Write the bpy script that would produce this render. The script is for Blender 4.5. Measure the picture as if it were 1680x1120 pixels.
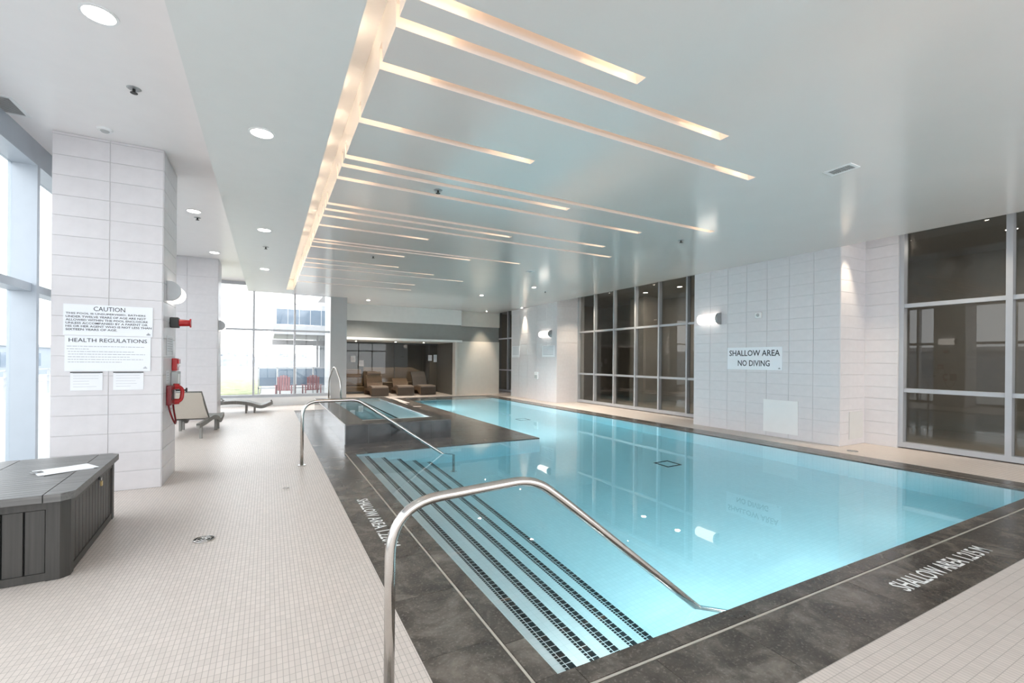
import bpy, bmesh, math, random
from mathutils import Vector, Matrix, noise
random.seed(7)
C = bpy.context.scene.collection
SC = bpy.context.scene
PI = math.pi
for o in list(bpy.data.objects): bpy.data.objects.remove(o)

# ------------------------------------------------------------------ camera
F, YAW, ROLL, SY, EYE = 752.0, math.radians(28.1), math.radians(0.5), 31.0, 1.5
fwd = Vector((math.sin(YAW), math.cos(YAW), 0)); rgt = Vector((math.cos(YAW), -math.sin(YAW), 0)); up = Vector((0, 0, 1))
r2 = math.cos(ROLL)*rgt + math.sin(ROLL)*up; u2 = -math.sin(ROLL)*rgt + math.cos(ROLL)*up
cam = bpy.data.cameras.new('camera'); co = bpy.data.objects.new('camera', cam); C.objects.link(co)
m = Matrix((( r2.x, u2.x, -fwd.x, 0), (r2.y, u2.y, -fwd.y, 0), (r2.z, u2.z, -fwd.z, EYE), (0, 0, 0, 1)))
co.matrix_world = m
cam.sensor_width = 36; cam.lens = F/1680*36; cam.shift_y = SY/1680; cam.clip_start = 0.05; cam.clip_end = 600
SC.camera = co
# ------------------------------------------------------------------ world, exposure
SKY = 2.2
w = bpy.data.worlds.new('overcast_sky'); SC.world = w; w.use_nodes = True
nt = w.node_tree; bg = nt.nodes['Background']
tc = nt.nodes.new('ShaderNodeTexCoord'); sp = nt.nodes.new('ShaderNodeSeparateXYZ'); cr = nt.nodes.new('ShaderNodeValToRGB')
nt.links.new(tc.outputs['Generated'], sp.inputs[0]); nt.links.new(sp.outputs['Z'], cr.inputs[0]); nt.links.new(cr.outputs[0], bg.inputs[0])
cr.color_ramp.elements[0].position = 0.0; cr.color_ramp.elements[0].color = (1.0, 0.955, 0.965, 1)
cr.color_ramp.elements[1].position = 0.7; cr.color_ramp.elements[1].color = (0.97, 0.955, 0.97, 1)
bg.inputs[1].default_value = SKY
vs = SC.view_settings; vs.view_transform = 'Standard'; vs.look = 'None'; vs.gamma = 1.0; vs.use_curve_mapping = False
vs.exposure = 1.10
SC.cycles.caustics_refractive = True; SC.cycles.caustics_reflective = False
SC.cycles.sample_clamp_indirect = 8.0
LAMP_K = 1.0

# ------------------------------------------------------------------ materials
def mat(name):
    mt = bpy.data.materials.new(name); mt.use_nodes = True
    t = mt.node_tree; return mt, t, t.nodes['Principled BSDF'], t.nodes['Material Output']
def plain(name, col, rough=.5, metal=0, spec=.5, noise_amt=.04, scale=6, bump=0, emit=None, es=0):
    mt, t, p, out = mat(name)
    p.inputs['Roughness'].default_value = rough; p.inputs['Metallic'].default_value = metal
    p.inputs['Specular IOR Level'].default_value = spec
    co_ = t.nodes.new('ShaderNodeTexCoord')
    n = t.nodes.new('ShaderNodeTexNoise'); n.inputs['Scale'].default_value = scale; n.inputs['Detail'].default_value = 4
    t.links.new(co_.outputs['Object'], n.inputs['Vector'])
    r = t.nodes.new('ShaderNodeValToRGB')
    lo = [max(0, c*(1-noise_amt)) for c in col]; hi = [min(1, c*(1+noise_amt)) for c in col]
    r.color_ramp.elements[0].position = .3; r.color_ramp.elements[1].position = .7
    r.color_ramp.elements[0].color = (*lo, 1); r.color_ramp.elements[1].color = (*hi, 1)
    t.links.new(n.outputs['Fac'], r.inputs[0]); t.links.new(r.outputs[0], p.inputs['Base Color'])
    if bump:
        b = t.nodes.new('ShaderNodeBump'); b.inputs['Strength'].default_value = bump; b.inputs['Distance'].default_value = .01
        t.links.new(n.outputs['Fac'], b.inputs['Height']); t.links.new(b.outputs[0], p.inputs['Normal'])
    if emit:
        p.inputs['Emission Color'].default_value = (*emit, 1); p.inputs['Emission Strength'].default_value = es
    return mt
def emitter(name, col, s):
    mt, t, p, out = mat(name); e = t.nodes.new('ShaderNodeEmission'); e.inputs[0].default_value = (*col, 1); e.inputs[1].default_value = s
    t.links.new(e.outputs[0], out.inputs[0]); t.nodes.remove(p); return mt
def mosaic(name, col, grout, px, py, gw, rough=.3, vary=.06, bump=.35, z_axis=False):
    # small rectangular tiles px x py metres, grout width gw
    mt, t, p, out = mat(name); L = t.links.new
    co_ = t.nodes.new('ShaderNodeTexCoord'); s = t.nodes.new('ShaderNodeSeparateXYZ'); L(co_.outputs['Object'], s.inputs[0])
    def math_(op, a, b=None, c=None):
        n = t.nodes.new('ShaderNodeMath'); n.operation = op
        for i, v in enumerate((a, b, c)):
            if v is None: continue
            if isinstance(v, (int, float)): n.inputs[i].default_value = v
            else: L(v, n.inputs[i])
        return n.outputs[0]
    def axis(sock, pitch):
        u = math_('DIVIDE', sock, pitch); f = math_('FRACT', u); d = math_('ABSOLUTE', math_('SUBTRACT', f, .5))
        g = math_('GREATER_THAN', d, .5-gw/pitch/2); return g, math_('FLOOR', u)
    if z_axis:
        geo = t.nodes.new('ShaderNodeNewGeometry')
        a = math_('ADD', s.outputs['X'], s.outputs['Y']); gx, fx = axis(a, px); gy, fy = axis(s.outputs['Z'], py)
    else:
        gx, fx = axis(s.outputs['X'], px); gy, fy = axis(s.outputs['Y'], py)
    g = math_('MAXIMUM', gx, gy)
    cmb = t.nodes.new('ShaderNodeCombineXYZ'); L(fx, cmb.inputs[0]); L(fy, cmb.inputs[1])
    wn = t.nodes.new('ShaderNodeTexWhiteNoise'); L(cmb.outputs[0], wn.inputs['Vector'])
    big = t.nodes.new('ShaderNodeTexNoise'); big.inputs['Scale'].default_value = .9; big.inputs['Detail'].default_value = 3
    L(co_.outputs['Object'], big.inputs['Vector'])
    k = math_('ADD', math_('MULTIPLY', wn.outputs['Value'], vary*2), math_('MULTIPLY', big.outputs['Fac'], vary*1.5))
    k = math_('ADD', k, 1-vary*1.75)
    mx = t.nodes.new('ShaderNodeMix'); mx.data_type = 'RGBA'; mx.blend_type = 'MULTIPLY'; mx.inputs[0].default_value = 1
    mx.inputs[6].default_value = (*col, 1); cc = t.nodes.new('ShaderNodeCombineColor'); [L(k, cc.inputs[i]) for i in range(3)]
    L(cc.outputs[0], mx.inputs[7])
    m2 = t.nodes.new('ShaderNodeMix'); m2.data_type = 'RGBA'; L(g, m2.inputs[0]); L(mx.outputs[2], m2.inputs[6]); m2.inputs[7].default_value = (*grout, 1)
    L(m2.outputs[2], p.inputs['Base Color'])
    rr = math_('ADD', math_('MULTIPLY', g, .4), rough); L(rr, p.inputs['Roughness'])
    if bump:
        b = t.nodes.new('ShaderNodeBump'); b.inputs['Strength'].default_value = bump; b.inputs['Distance'].default_value = .002; b.invert = True
        L(g, b.inputs['Height']); L(b.outputs[0], p.inputs['Normal'])
    return mt
def granite():
    mt, t, p, out = mat('dark_granite'); L = t.links.new
    co_ = t.nodes.new('ShaderNodeTexCoord')
    n = t.nodes.new('ShaderNodeTexNoise'); n.inputs['Scale'].default_value = 3.2; n.inputs['Detail'].default_value = 9; n.inputs['Roughness'].default_value = .68; n.inputs['Distortion'].default_value = .6
    oi = t.nodes.new('ShaderNodeObjectInfo'); va = t.nodes.new('ShaderNodeVectorMath'); va.operation = 'MULTIPLY_ADD'
    va.inputs[1].default_value = (1, 1, 1); L(co_.outputs['Object'], va.inputs[0])
    cb = t.nodes.new('ShaderNodeCombineXYZ'); mu = t.nodes.new('ShaderNodeMath'); mu.operation = 'MULTIPLY'; mu.inputs[1].default_value = 40
    L(oi.outputs['Random'], mu.inputs[0]); [L(mu.outputs[0], cb.inputs[i]) for i in range(3)]; L(cb.outputs[0], va.inputs[2])
    L(va.outputs[0], n.inputs['Vector'])
    r = t.nodes.new('ShaderNodeValToRGB'); e = r.color_ramp.elements
    e[0].position = .34; e[0].color = (.046, .039, .034, 1); e[1].position = .72; e[1].color = (.225, .195, .165, 1)
    e2 = e.new(.5); e2.color = (.090, .077, .066, 1)
    L(n.outputs['Fac'], r.inputs[0])
    v = t.nodes.new('ShaderNodeTexVoronoi'); v.inputs['Scale'].default_value = 46; L(va.outputs[0], v.inputs['Vector'])
    n3 = t.nodes.new('ShaderNodeTexNoise'); n3.inputs['Scale'].default_value = 65; n3.inputs['Detail'].default_value = 6; L(va.outputs[0], n3.inputs['Vector'])
    r3 = t.nodes.new('ShaderNodeValToRGB'); r3.color_ramp.elements[0].position = .55; r3.color_ramp.elements[1].position = .72
    L(n3.outputs['Fac'], r3.inputs[0])
    mx = t.nodes.new('ShaderNodeMix'); mx.data_type = 'RGBA'; mx.inputs[7].default_value = (.33, .29, .25, 1)
    L(r.outputs[0], mx.inputs[6]); ml = t.nodes.new('ShaderNodeMath'); ml.operation = 'MULTIPLY'; ml.inputs[1].default_value = .38
    L(r3.outputs[0], ml.inputs[0]); L(ml.outputs[0], mx.inputs[0])
    L(mx.outputs[2], p.inputs['Base Color'])
    mr = t.nodes.new('ShaderNodeMapRange'); mr.inputs[3].default_value = .10; mr.inputs[4].default_value = .34; L(n.outputs['Fac'], mr.inputs[0]); L(mr.outputs[0], p.inputs['Roughness'])
    b = t.nodes.new('ShaderNodeBump'); b.inputs['Strength'].default_value = .12; b.inputs['Distance'].default_value = .003
    L(n3.outputs['Fac'], b.inputs['Height']); L(b.outputs[0], p.inputs['Normal'])
    return mt
def glass(name, tint=(1, 1, 1), refl=1.0):
    mt, t, p, out = mat(name); L = t.links.new; t.nodes.remove(p)
    tr = t.nodes.new('ShaderNodeBsdfTransparent'); tr.inputs[0].default_value = (*tint, 1)
    gl = t.nodes.new('ShaderNodeBsdfGlossy'); gl.inputs['Roughness'].default_value = 0.0; gl.inputs[0].default_value = (refl, refl, refl, 1)
    fr = t.nodes.new('ShaderNodeFresnel'); fr.inputs[0].default_value = 1.5
    ml = t.nodes.new('ShaderNodeMath'); ml.operation = 'MULTIPLY'; ml.inputs[1].default_value = 1.0; ml.use_clamp = True
    geo = t.nodes.new('ShaderNodeNewGeometry'); i2 = t.nodes.new('ShaderNodeMath'); i2.operation = 'SUBTRACT'; i2.inputs[0].default_value = 1.0; L(geo.outputs['Backfacing'], i2.inputs[1])
    L(i2.outputs[0], ml.inputs[1])      # only the face turned to the viewer reflects; the far face of the pane lets light out
    L(fr.outputs[0], ml.inputs[0]); mx = t.nodes.new('ShaderNodeMixShader')
    L(ml.outputs[0], mx.inputs[0]); L(tr.outputs[0], mx.inputs[1]); L(gl.outputs[0], mx.inputs[2]); L(mx.outputs[0], out.inputs[0])
    return mt
def water():
    mt, t, p, out = mat('pool_water'); L = t.links.new; t.nodes.remove(p)
    g = t.nodes.new('ShaderNodeBsdfGlass'); g.inputs['IOR'].default_value = 1.33; g.inputs['Roughness'].default_value = 0
    co_ = t.nodes.new('ShaderNodeTexCoord'); n = t.nodes.new('ShaderNodeTexNoise'); n.inputs['Scale'].default_value = 1.6; n.inputs['Detail'].default_value = 1.5
    L(co_.outputs['Object'], n.inputs['Vector'])
    b = t.nodes.new('ShaderNodeBump'); b.inputs['Strength'].default_value = .05; b.inputs['Distance'].default_value = .02; L(n.outputs['Fac'], b.inputs['Height']); L(b.outputs[0], g.inputs['Normal'])
    va = t.nodes.new('ShaderNodeVolumeAbsorption'); va.inputs[0].default_value = (.15, .84, .975, 1); va.inputs[1].default_value = .28
    L(g.outputs[0], out.inputs['Surface']); L(va.outputs[0], out.inputs['Volume'])
    return mt
def woven(name, a, b_):
    mt, t, p, out = mat(name); L = t.links.new
    co_ = t.nodes.new('ShaderNodeTexCoord'); k = t.nodes.new('ShaderNodeTexBrick'); k.inputs['Scale'].default_value = 30
    L(co_.outputs['Object'], k.inputs['Vector']); k.inputs['Color1'].default_value = (*a, 1); k.inputs['Color2'].default_value = (*b_, 1); k.inputs['Mortar'].default_value = (*[c*.4 for c in a], 1)
    L(k.outputs['Color'], p.inputs['Base Color']); p.inputs['Roughness'].default_value = .55
    b = t.nodes.new('ShaderNodeBump'); b.inputs['Strength'].default_value = .4; b.inputs['Distance'].default_value = .004; L(k.outputs['Fac'], b.inputs['Height']); b.invert = True; L(b.outputs[0], p.inputs['Normal'])
    return mt
def streaky(name, a, b_, rough, axis, scale=60, bump=.2):
    mt, t, p, out = mat(name); L = t.links.new
    co_ = t.nodes.new('ShaderNodeTexCoord'); mp = t.nodes.new('ShaderNodeMapping'); sc = [scale]*3; sc[axis] = 1.5; mp.inputs['Scale'].default_value = sc
    L(co_.outputs['Object'], mp.inputs[0]); n = t.nodes.new('ShaderNodeTexNoise'); n.inputs['Scale'].default_value = 1; n.inputs['Detail'].default_value = 3; L(mp.outputs[0], n.inputs['Vector'])
    r = t.nodes.new('ShaderNodeValToRGB'); r.color_ramp.elements[0].position = .3; r.color_ramp.elements[1].position = .7
    r.color_ramp.elements[0].color = (*a, 1); r.color_ramp.elements[1].color = (*b_, 1); L(n.outputs['Fac'], r.inputs[0]); L(r.outputs[0], p.inputs['Base Color'])
    p.inputs['Roughness'].default_value = rough
    b = t.nodes.new('ShaderNodeBump'); b.inputs['Strength'].default_value = bump; b.inputs['Distance'].default_value = .003; L(n.outputs['Fac'], b.inputs['Height']); L(b.outputs[0], p.inputs['Normal'])
    return mt

M = {}
M['paint_grey'] = plain('ceiling_paint_grey', (.76, .765, .75), .4, noise_amt=.01)  # greyer copy of the ceiling white; the strip's dimmer light is in the colour
M['paint'] = plain('ceiling_paint', (.86, .825, .82), .35, noise_amt=.01)  # warm light on the window-side ceiling is put into this colour
M['gloss_ceiling'] = plain('satin_ceiling', (.735, .69, .66), .15, spec=.55, noise_amt=.01, scale=2)
M['tile'] = plain('wall_tile', (.69, .665, .68), .32, noise_amt=.03, scale=9)
M['tile_joint'] = plain('tile_joint', (.62, .61, .615), .7)
M['wallpaint'] = plain('wall_paint', (.66, .655, .64), .5, noise_amt=.02)
M['beige_wall'] = plain('beige_wall', (.60, .56, .51), .5, noise_amt=.02)
M['grey_wall'] = plain('grey_wall', (.235, .235, .225), .45, noise_amt=.03)
M['mid_grey'] = plain('mid_grey_wall', (.36, .37, .375), .5, noise_amt=.02)
M['brown_wall'] = plain('grey_brown_wall', (.36, .33, .29), .5, noise_amt=.04)
M['dark_wall'] = plain('dark_brown_wall', (.115, .108, .095), .35, noise_amt=.05)
M['floor'] = mosaic('beige_mosaic', (.64, .57, .525), (.42, .375, .34), .0262, .0524, .0030, rough=.38, vary=.045)
M['granite'] = granite()
M['granite_polished'] = plain('polished_black_granite', (.030, .029, .028), .06, spec=.6, noise_amt=.35, scale=5)
M['pooltile'] = mosaic('pool_mosaic', (.88, .93, .94), (.79, .86, .86), .05, .05, .004, rough=.35, vary=.02, bump=0)
M['pooltile_side'] = mosaic('pool_wall_mosaic', (.88, .93, .94), (.79, .86, .86), .05, .05, .004, rough=.35, vary=.02, bump=0, z_axis=True)
M['black_tile'] = plain('black_mosaic', (.012, .018, .022), .2, noise_amt=.3, scale=40)
M['strip'] = plain('metal_slot_strip', (.62, .57, .50), .35, metal=.3)
M['steel'] = plain('brushed_steel', (.62, .59, .56), .17, metal=1, noise_amt=.05, scale=30)
M['alu'] = plain('blue_grey_aluminium', (.42, .46, .51), .35, metal=.15, noise_amt=.02)
M['alu_light'] = plain('pale_aluminium', (.44, .45, .475), .35, metal=.2, noise_amt=.02)
M['alu_dark'] = plain('dark_frame', (.06, .06, .058), .4)
M['glass'] = glass('clear_glass', (.93, .97, .98))
M['tint_glass'] = glass('grey_glass', (.78, .78, .76))
M['water'] = water()
M['white'] = plain('white_plastic', (.82, .82, .82), .4, noise_amt=.01)
M['sign'] = plain('sign_board', (.84, .86, .90), .35, noise_amt=.005)
M['paper'] = plain('paper', (.84, .85, .88), .7, noise_amt=.02)
M['ink'] = plain('black_ink', (.03, .032, .04), .6)
M['ink_grey'] = plain('grey_ink', (.33, .34, .38), .7)
M['paintwhite'] = plain('white_deck_paint', (.85, .85, .84), .5)
M['red'] = plain('red_plastic', (.45, .012, .015), .25)
M['darkred'] = plain('dark_red_plastic', (.20, .008, .012), .25)
M['black'] = plain('black_plastic', (.02, .022, .02), .4)
M['grey_box'] = plain('grey_plastic', (.45, .46, .46), .45)
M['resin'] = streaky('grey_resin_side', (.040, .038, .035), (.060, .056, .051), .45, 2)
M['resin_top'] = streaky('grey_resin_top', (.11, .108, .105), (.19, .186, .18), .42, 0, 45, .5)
M['gap'] = plain('shadow_gap', (.012, .012, .012), .8)
M['brass'] = plain('brass', (.55, .42, .2), .3, metal=1)
M['wicker_grey'] = woven('grey_wicker', (.22, .215, .20), (.30, .29, .27))
M['sling'] = plain('cream_sling', (.66, .61, .54), .7, noise_amt=.04, scale=80, bump=.1)
M['wicker_brown'] = woven('brown_wicker', (.10, .065, .04), (.16, .10, .06))
M['cushion_brown'] = plain('taupe_cushion', (.20, .16, .13), .7, noise_amt=.06, scale=20)
M['cushion_dark'] = plain('dark_cushion', (.085, .075, .07), .7)
M['wood'] = streaky('sauna_wood', (.28, .19, .11), (.42, .29, .17), .5, 0, 25)
M['lamp'] = emitter('downlight_lens', (1, .96, .90), 8)
M['lamp_small'] = emitter('spot_lens', (1, .90, .75), 30)
M['led'] = emitter('warm_led', (1, .66, .42), 1.15)
M['led_end'] = emitter('warm_led_bright', (1, .78, .56), 5.5)
M['led_start'] = emitter('warm_led_start', (1, .68, .43), 4)
M['sconce'] = emitter('sconce_glass', (1, .94, .85), 1.7)
M['metal_grey'] = plain('grey_metal', (.38, .385, .39), .35, metal=.5)
M['paving'] = plain('terrace_paving', (.40, .40, .39), .8, noise_amt=.1, scale=1)
M['grass'] = plain('lawn', (.27, .29, .16), .9, noise_amt=.35, scale=3)
M['foliage'] = plain('hazy_foliage', (.33, .35, .38), .9, noise_amt=.2, scale=1)  # distance haze is put into this colour
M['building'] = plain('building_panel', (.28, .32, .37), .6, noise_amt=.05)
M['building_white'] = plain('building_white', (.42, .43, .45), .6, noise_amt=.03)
M['soffit_grey'] = plain('soffit_grey', (.30, .29, .29), .7)
M['rail_glass'] = plain('bluish_rail_glass', (.14, .19, .25), .08, spec=.8)
M['red_chair'] = plain('red_patio_plastic', (.24, .11, .12), .4)
M['chrome'] = plain('chrome', (.8, .8, .8), .08, metal=1)
M['vent'] = plain('vent_grey', (.20, .20, .20), .6)

# ------------------------------------------------------------------ helpers
def box(bm, x0, x1, y0, y1, z0, z1, bev=0):
    r = bmesh.ops.create_cube(bm, size=1)
    vv = r['verts']
    for v in vv:
        v.co = Vector(((x0+x1)/2+v.co.x*(x1-x0), (y0+y1)/2+v.co.y*(y1-y0), (z0+z1)/2+v.co.z*(z1-z0)))
    if bev:
        ed = list({e for v in vv for e in v.link_edges})
        bmesh.ops.bevel(bm, geom=ed, offset=bev, segments=2, affect='EDGES', profile=.5)
    return bm
def B(*a, **k): return box(bmesh.new(), *a, **k)
def cyl(bm, p0, p1, r0, r1=None, n=24, caps=True):
    r1 = r0 if r1 is None else r1
    p0 = Vector(p0); p1 = Vector(p1); d = p1-p0
    q = d.to_track_quat('Z', 'Y').to_matrix().to_4x4()
    bmesh.ops.create_cone(bm, cap_ends=caps, segments=n, radius1=r0, radius2=r1, depth=d.length, matrix=Matrix.Translation((p0+p1)/2) @ q)
    return bm
def fillet(pts, r, seg=8):
    pts = [Vector(p) for p in pts]; out = [pts[0]]
    for i in range(1, len(pts)-1):
        a, b, c = pts[i-1], pts[i], pts[i+1]
        rr = r[i] if isinstance(r, dict) and i in r else (r if not isinstance(r, dict) else .05)
        d1 = (a-b); d2 = (c-b); l = min(rr, d1.length*.48, d2.length*.48)
        s = b+d1.normalized()*l; e = b+d2.normalized()*l
        for k in range(seg+1):
            t = k/seg; out.append(s*(1-t)**2+b*2*t*(1-t)+e*t*t)
    out.append(pts[-1]); return out
def tube(bm, pts, rad, n=14):
    pts = [Vector(p) for p in pts]; rings = []; nrm = None
    for i, p in enumerate(pts):
        t = (pts[min(i+1, len(pts)-1)]-pts[max(i-1, 0)]).normalized()
        if nrm is None:
            nrm = t.orthogonal().normalized()
        nrm = (nrm-t*nrm.dot(t)).normalized(); bn = t.cross(nrm)
        rings.append([bm.verts.new(p+rad*(math.cos(2*PI*k/n)*nrm+math.sin(2*PI*k/n)*bn)) for k in range(n)])
    for a, b in zip(rings, rings[1:]):
        for k in range(n): f = bm.faces.new((a[k], a[(k+1) % n], b[(k+1) % n], b[k])); f.smooth = True
    bm.faces.new(rings[0][::-1]); bm.faces.new(rings[-1]); return bm
MATS = {}
def obj(name, bm, mt, parent=None, kind=None, smooth=False, label=None):
    """link a mesh object; bm is in world coordinates, turned into the parent's frame"""
    if parent is not None and parent.name in MATS: bm.transform(MATS[parent.name].inverted())
    me = bpy.data.meshes.new(name)
    if bm.faces: bmesh.ops.recalc_face_normals(bm, faces=bm.faces[:])
    bm.to_mesh(me); bm.free()
    if smooth:
        for p in me.polygons: p.use_smooth = True
    me.materials.append(M[mt] if isinstance(mt, str) else mt)
    o = bpy.data.objects.new(name, me); C.objects.link(o)
    if parent is not None: 
        o.parent = parent
        if parent.name in MATS: pass
    if kind: o['kind'] = kind
    if label: o['label'] = label
    return o
def smooth_by_angle(o, ang=35):
    me = o.data
    for p in me.polygons: p.use_smooth = True
    bm = bmesh.new(); bm.from_mesh(me)
    for e in bm.edges:
        if len(e.link_faces) == 2 and e.calc_face_angle(0) > math.radians(ang): e.smooth = False
        elif len(e.link_faces) != 2: e.smooth = False
    bm.to_mesh(me); bm.free(); return o
def thing(name, label, cat, loc=(0, 0, 0), rotz=0, group=None):
    o = bpy.data.objects.new(name, None); C.objects.link(o); o.empty_display_size = .1
    o.location = loc; o.rotation_euler = (0, 0, rotz); o['label'] = label; o['category'] = cat
    if group: o['group'] = group
    MATS[o.name] = Matrix.Translation(Vector(loc)) @ Matrix.Rotation(rotz, 4, 'Z')
    return o
def tag(o, label, cat, group=None, kind=None):
    o['label'] = label; o['category'] = cat
    if group: o['group'] = group
    if kind: o['kind'] = kind
    return o
def struct(name, bm, mt): return obj(name, bm, mt, kind='structure')
def dup(root, loc, rotz=None, label=None, group=None):
    r = root.copy(); C.objects.link(r); r.location = loc
    if rotz is not None: r.rotation_euler = (0, 0, rotz)
    if label: r['label'] = label
    if group: r['group'] = group
    for ch in list(root.children):
        c = ch.copy(); C.objects.link(c); c.parent = r
        for g in ch.children:
            d = g.copy(); C.objects.link(d); d.parent = c
    return r
def text_mesh(s, size, depth=.002, align='CENTER', sx=1.0, spacing=1.0, line=1.0, bold=0):
    cu = bpy.data.curves.new('txt', 'FONT'); cu.body = s; cu.size = size; cu.extrude = depth/2; cu.align_x = align; cu.align_y = 'CENTER'
    cu.space_character = spacing; cu.space_line = line; cu.resolution_u = 2; cu.offset = bold
    o = bpy.data.objects.new('txt', cu); C.objects.link(o)
    dg = bpy.context.evaluated_depsgraph_get(); me = bpy.data.meshes.new_from_object(o.evaluated_get(dg))
    bm = bmesh.new(); bm.from_mesh(me); bpy.data.objects.remove(o); bpy.data.meshes.remove(me)
    for v in bm.verts: v.co.x *= sx
    return bm
def wallmat(origin, xdir, nrm):
    """matrix placing local x along xdir, local y up, local z along the wall normal"""
    xd = Vector(xdir).normalized(); nn = Vector(nrm).normalized(); ud = nn.cross(xd)
    return Matrix(((xd.x, ud.x, nn.x, origin[0]), (xd.y, ud.y, nn.y, origin[1]), (xd.z, ud.z, nn.z, origin[2]), (0, 0, 0, 1)))
def fit(bm, w, h, cx=0, cy=0):
    """scale text so its box is w x h (either may be None)"""
    xs = [v.co.x for v in bm.verts]; ys = [v.co.y for v in bm.verts]
    sw = w/(max(xs)-min(xs)) if w else None; sh = h/(max(ys)-min(ys)) if h else None
    sw = sw or sh; sh = sh or sw; mx = (max(xs)+min(xs))/2; my = (max(ys)+min(ys))/2
    for v in bm.verts: v.co.x = (v.co.x-mx)*sw+cx; v.co.y = (v.co.y-my)*sh+cy
    return bm
def merge(a, b):
    me = bpy.data.meshes.new('tmp'); b.to_mesh(me); a.from_mesh(me); bpy.data.meshes.remove(me); b.free(); return a

# ================================================================== SHELL
CZ, PZ = 3.9, 3.6           # upper (window side) ceiling, lower ceiling
PX0, PX1, PY0, PY1 = 1.24, 8.02, 1.83, 17.6   # water rectangle
IX, IY = 4.68, 7.60         # the tub terrace takes the corner x<IX, y>IY
XL, XR, YB, YF = -2.5, 10.1, -4.0, 18.2
bm = bmesh.new(); ft = -.08
for a in ((XL-.1, .69, YB, 21.5), (.69, XR+.1, YB, 1.26), (8.50, XR+.1, 1.26, 21.5), (.69, 8.50, 17.85, 21.5), (.69, 1.22, 14.6, 17.85), (1.22, 4.38, 14.32, 17.85)):
    box(bm, a[0], a[1], a[2], a[3], ft, 0)
struct('floor', bm, 'floor')
# ---- ceilings
slots = [(2.58, 2.455), (2.86, 3.767), (3.34, 4.875), (4.19, 2.466), (5.01, 6.325), (5.25, 3.666), (5.64, 5.366), (6.64, 5.449), (6.91, 3.648),
         (7.23, 6.097), (7.77, 2.474), (8.72, 4.837), (8.93, 3.757), (9.32, 2.468), (10.45, 2.633), (10.94, 3.632), (11.46, 4.62), (12.7, 3.664), (13.72, 3.846)]
SW, SD = .095, .15
bm = bmesh.new()
PXL, PXR = .70, 9.1
ycur = YB
for (ys, xe) in slots:
    y0, y1 = ys-SW/2, ys+SW/2
    box(bm, PXL, PXR, ycur, y0, PZ, PZ+.33)
    box(bm, xe, PXR, y0, y1, PZ, PZ+.33); box(bm, PXL, xe, y0, y1, PZ+SD, PZ+.33)
    ycur = y1
box(bm, PXL, PXR, ycur, 16.6, PZ, PZ+.33); box(bm, 1.9, PXR, 16.6, YF+.3, PZ, PZ+.33)
cp = struct('ceiling', bm, 'gloss_ceiling')
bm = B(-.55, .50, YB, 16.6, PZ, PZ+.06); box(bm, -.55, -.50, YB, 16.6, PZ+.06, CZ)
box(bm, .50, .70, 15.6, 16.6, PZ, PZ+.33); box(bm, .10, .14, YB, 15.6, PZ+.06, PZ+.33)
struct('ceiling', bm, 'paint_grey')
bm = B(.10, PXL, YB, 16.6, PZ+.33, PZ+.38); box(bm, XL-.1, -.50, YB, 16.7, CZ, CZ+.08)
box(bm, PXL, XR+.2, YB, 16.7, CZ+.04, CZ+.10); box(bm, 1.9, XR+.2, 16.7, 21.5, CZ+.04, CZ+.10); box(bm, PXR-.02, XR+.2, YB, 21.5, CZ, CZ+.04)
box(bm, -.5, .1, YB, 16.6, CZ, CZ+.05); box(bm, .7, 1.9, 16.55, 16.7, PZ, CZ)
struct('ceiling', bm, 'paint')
# ---- warm strips inside the ceiling slots (on the near side, above the opening)
for i, (ys, xe) in enumerate(slots):
    ordn = ['nearest the camera', 'second', 'third', 'fourth', 'fifth', 'sixth', 'seventh', 'eighth', 'ninth', 'tenth', 'eleventh', 'twelfth', 'thirteenth', 'fourteenth', 'fifteenth', 'sixteenth', 'seventeenth', 'last but one', 'farthest from the camera'][i]
    t = thing('slot_light', '%s warm ceiling light slot, %s in the row' % ('long' if xe > 4.5 else 'medium' if xe > 3 else 'short', ordn), 'light', (PXL, ys, PZ+.13), group='warm slots in the ceiling')
    y0 = ys-SW/2
    obj('led_strip', B(PXL+.02, xe-.02, y0+.001, y0+.014, PZ+.11, PZ+.145), 'led', t)
    obj('start_lamp', B(PXL+.02, PXL+.40, y0+.001, y0+.016, PZ+.08, PZ+.105), 'led_start', t)  # glow added at the cove end in place of spill from the cove
    obj('end_lamp', B(xe-.14, xe-.03, y0+.001, y0+.016, PZ+.08, PZ+.105), 'led_end', t)
    obj('end_lamp', B(xe-.45, xe-.15, y0+.001, y0+.016, PZ+.09, PZ+.105), 'led_start', t)
# ---- cove lamps
def cove_lamp():
    t = thing('cove_spotlight', 'small warm lamp in the long ceiling cove', 'light', (0, 0, 0))
    b = bmesh.new(); cyl(b, (0, 0, 0), (0, 0, .07), .03, .03, 12); obj('lamp_body', b, 'white', t)
    b = bmesh.new(); cyl(b, (.03, 0, .045), (.036, 0, .045), .022, .022, 12); obj('lamp_lens', b, 'lamp_small', t)
    return t
c0 = cove_lamp(); k = 0; y = 1.5
ld = bpy.data.lights.new('cove_light', 'POINT'); ld.energy = 0.30*LAMP_K; ld.color = (1, .80, .56); ld.shadow_soft_size = .02
while y < 15.4:
    lbl = 'small warm lamp hidden on the ledge of the long ceiling cove'
    t = c0 if k == 0 else dup(c0, (0, 0, 0))
    t.location = (.30, y, PZ+.07); t['label'] = lbl; t['group'] = 'lamps along the ceiling cove'
    lo = bpy.data.objects.new('lamp_light', ld); C.objects.link(lo); lo.parent = t; lo.location = (.22, 0, .17)
    y += .62 if k % 3 else .74; k += 1

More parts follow.
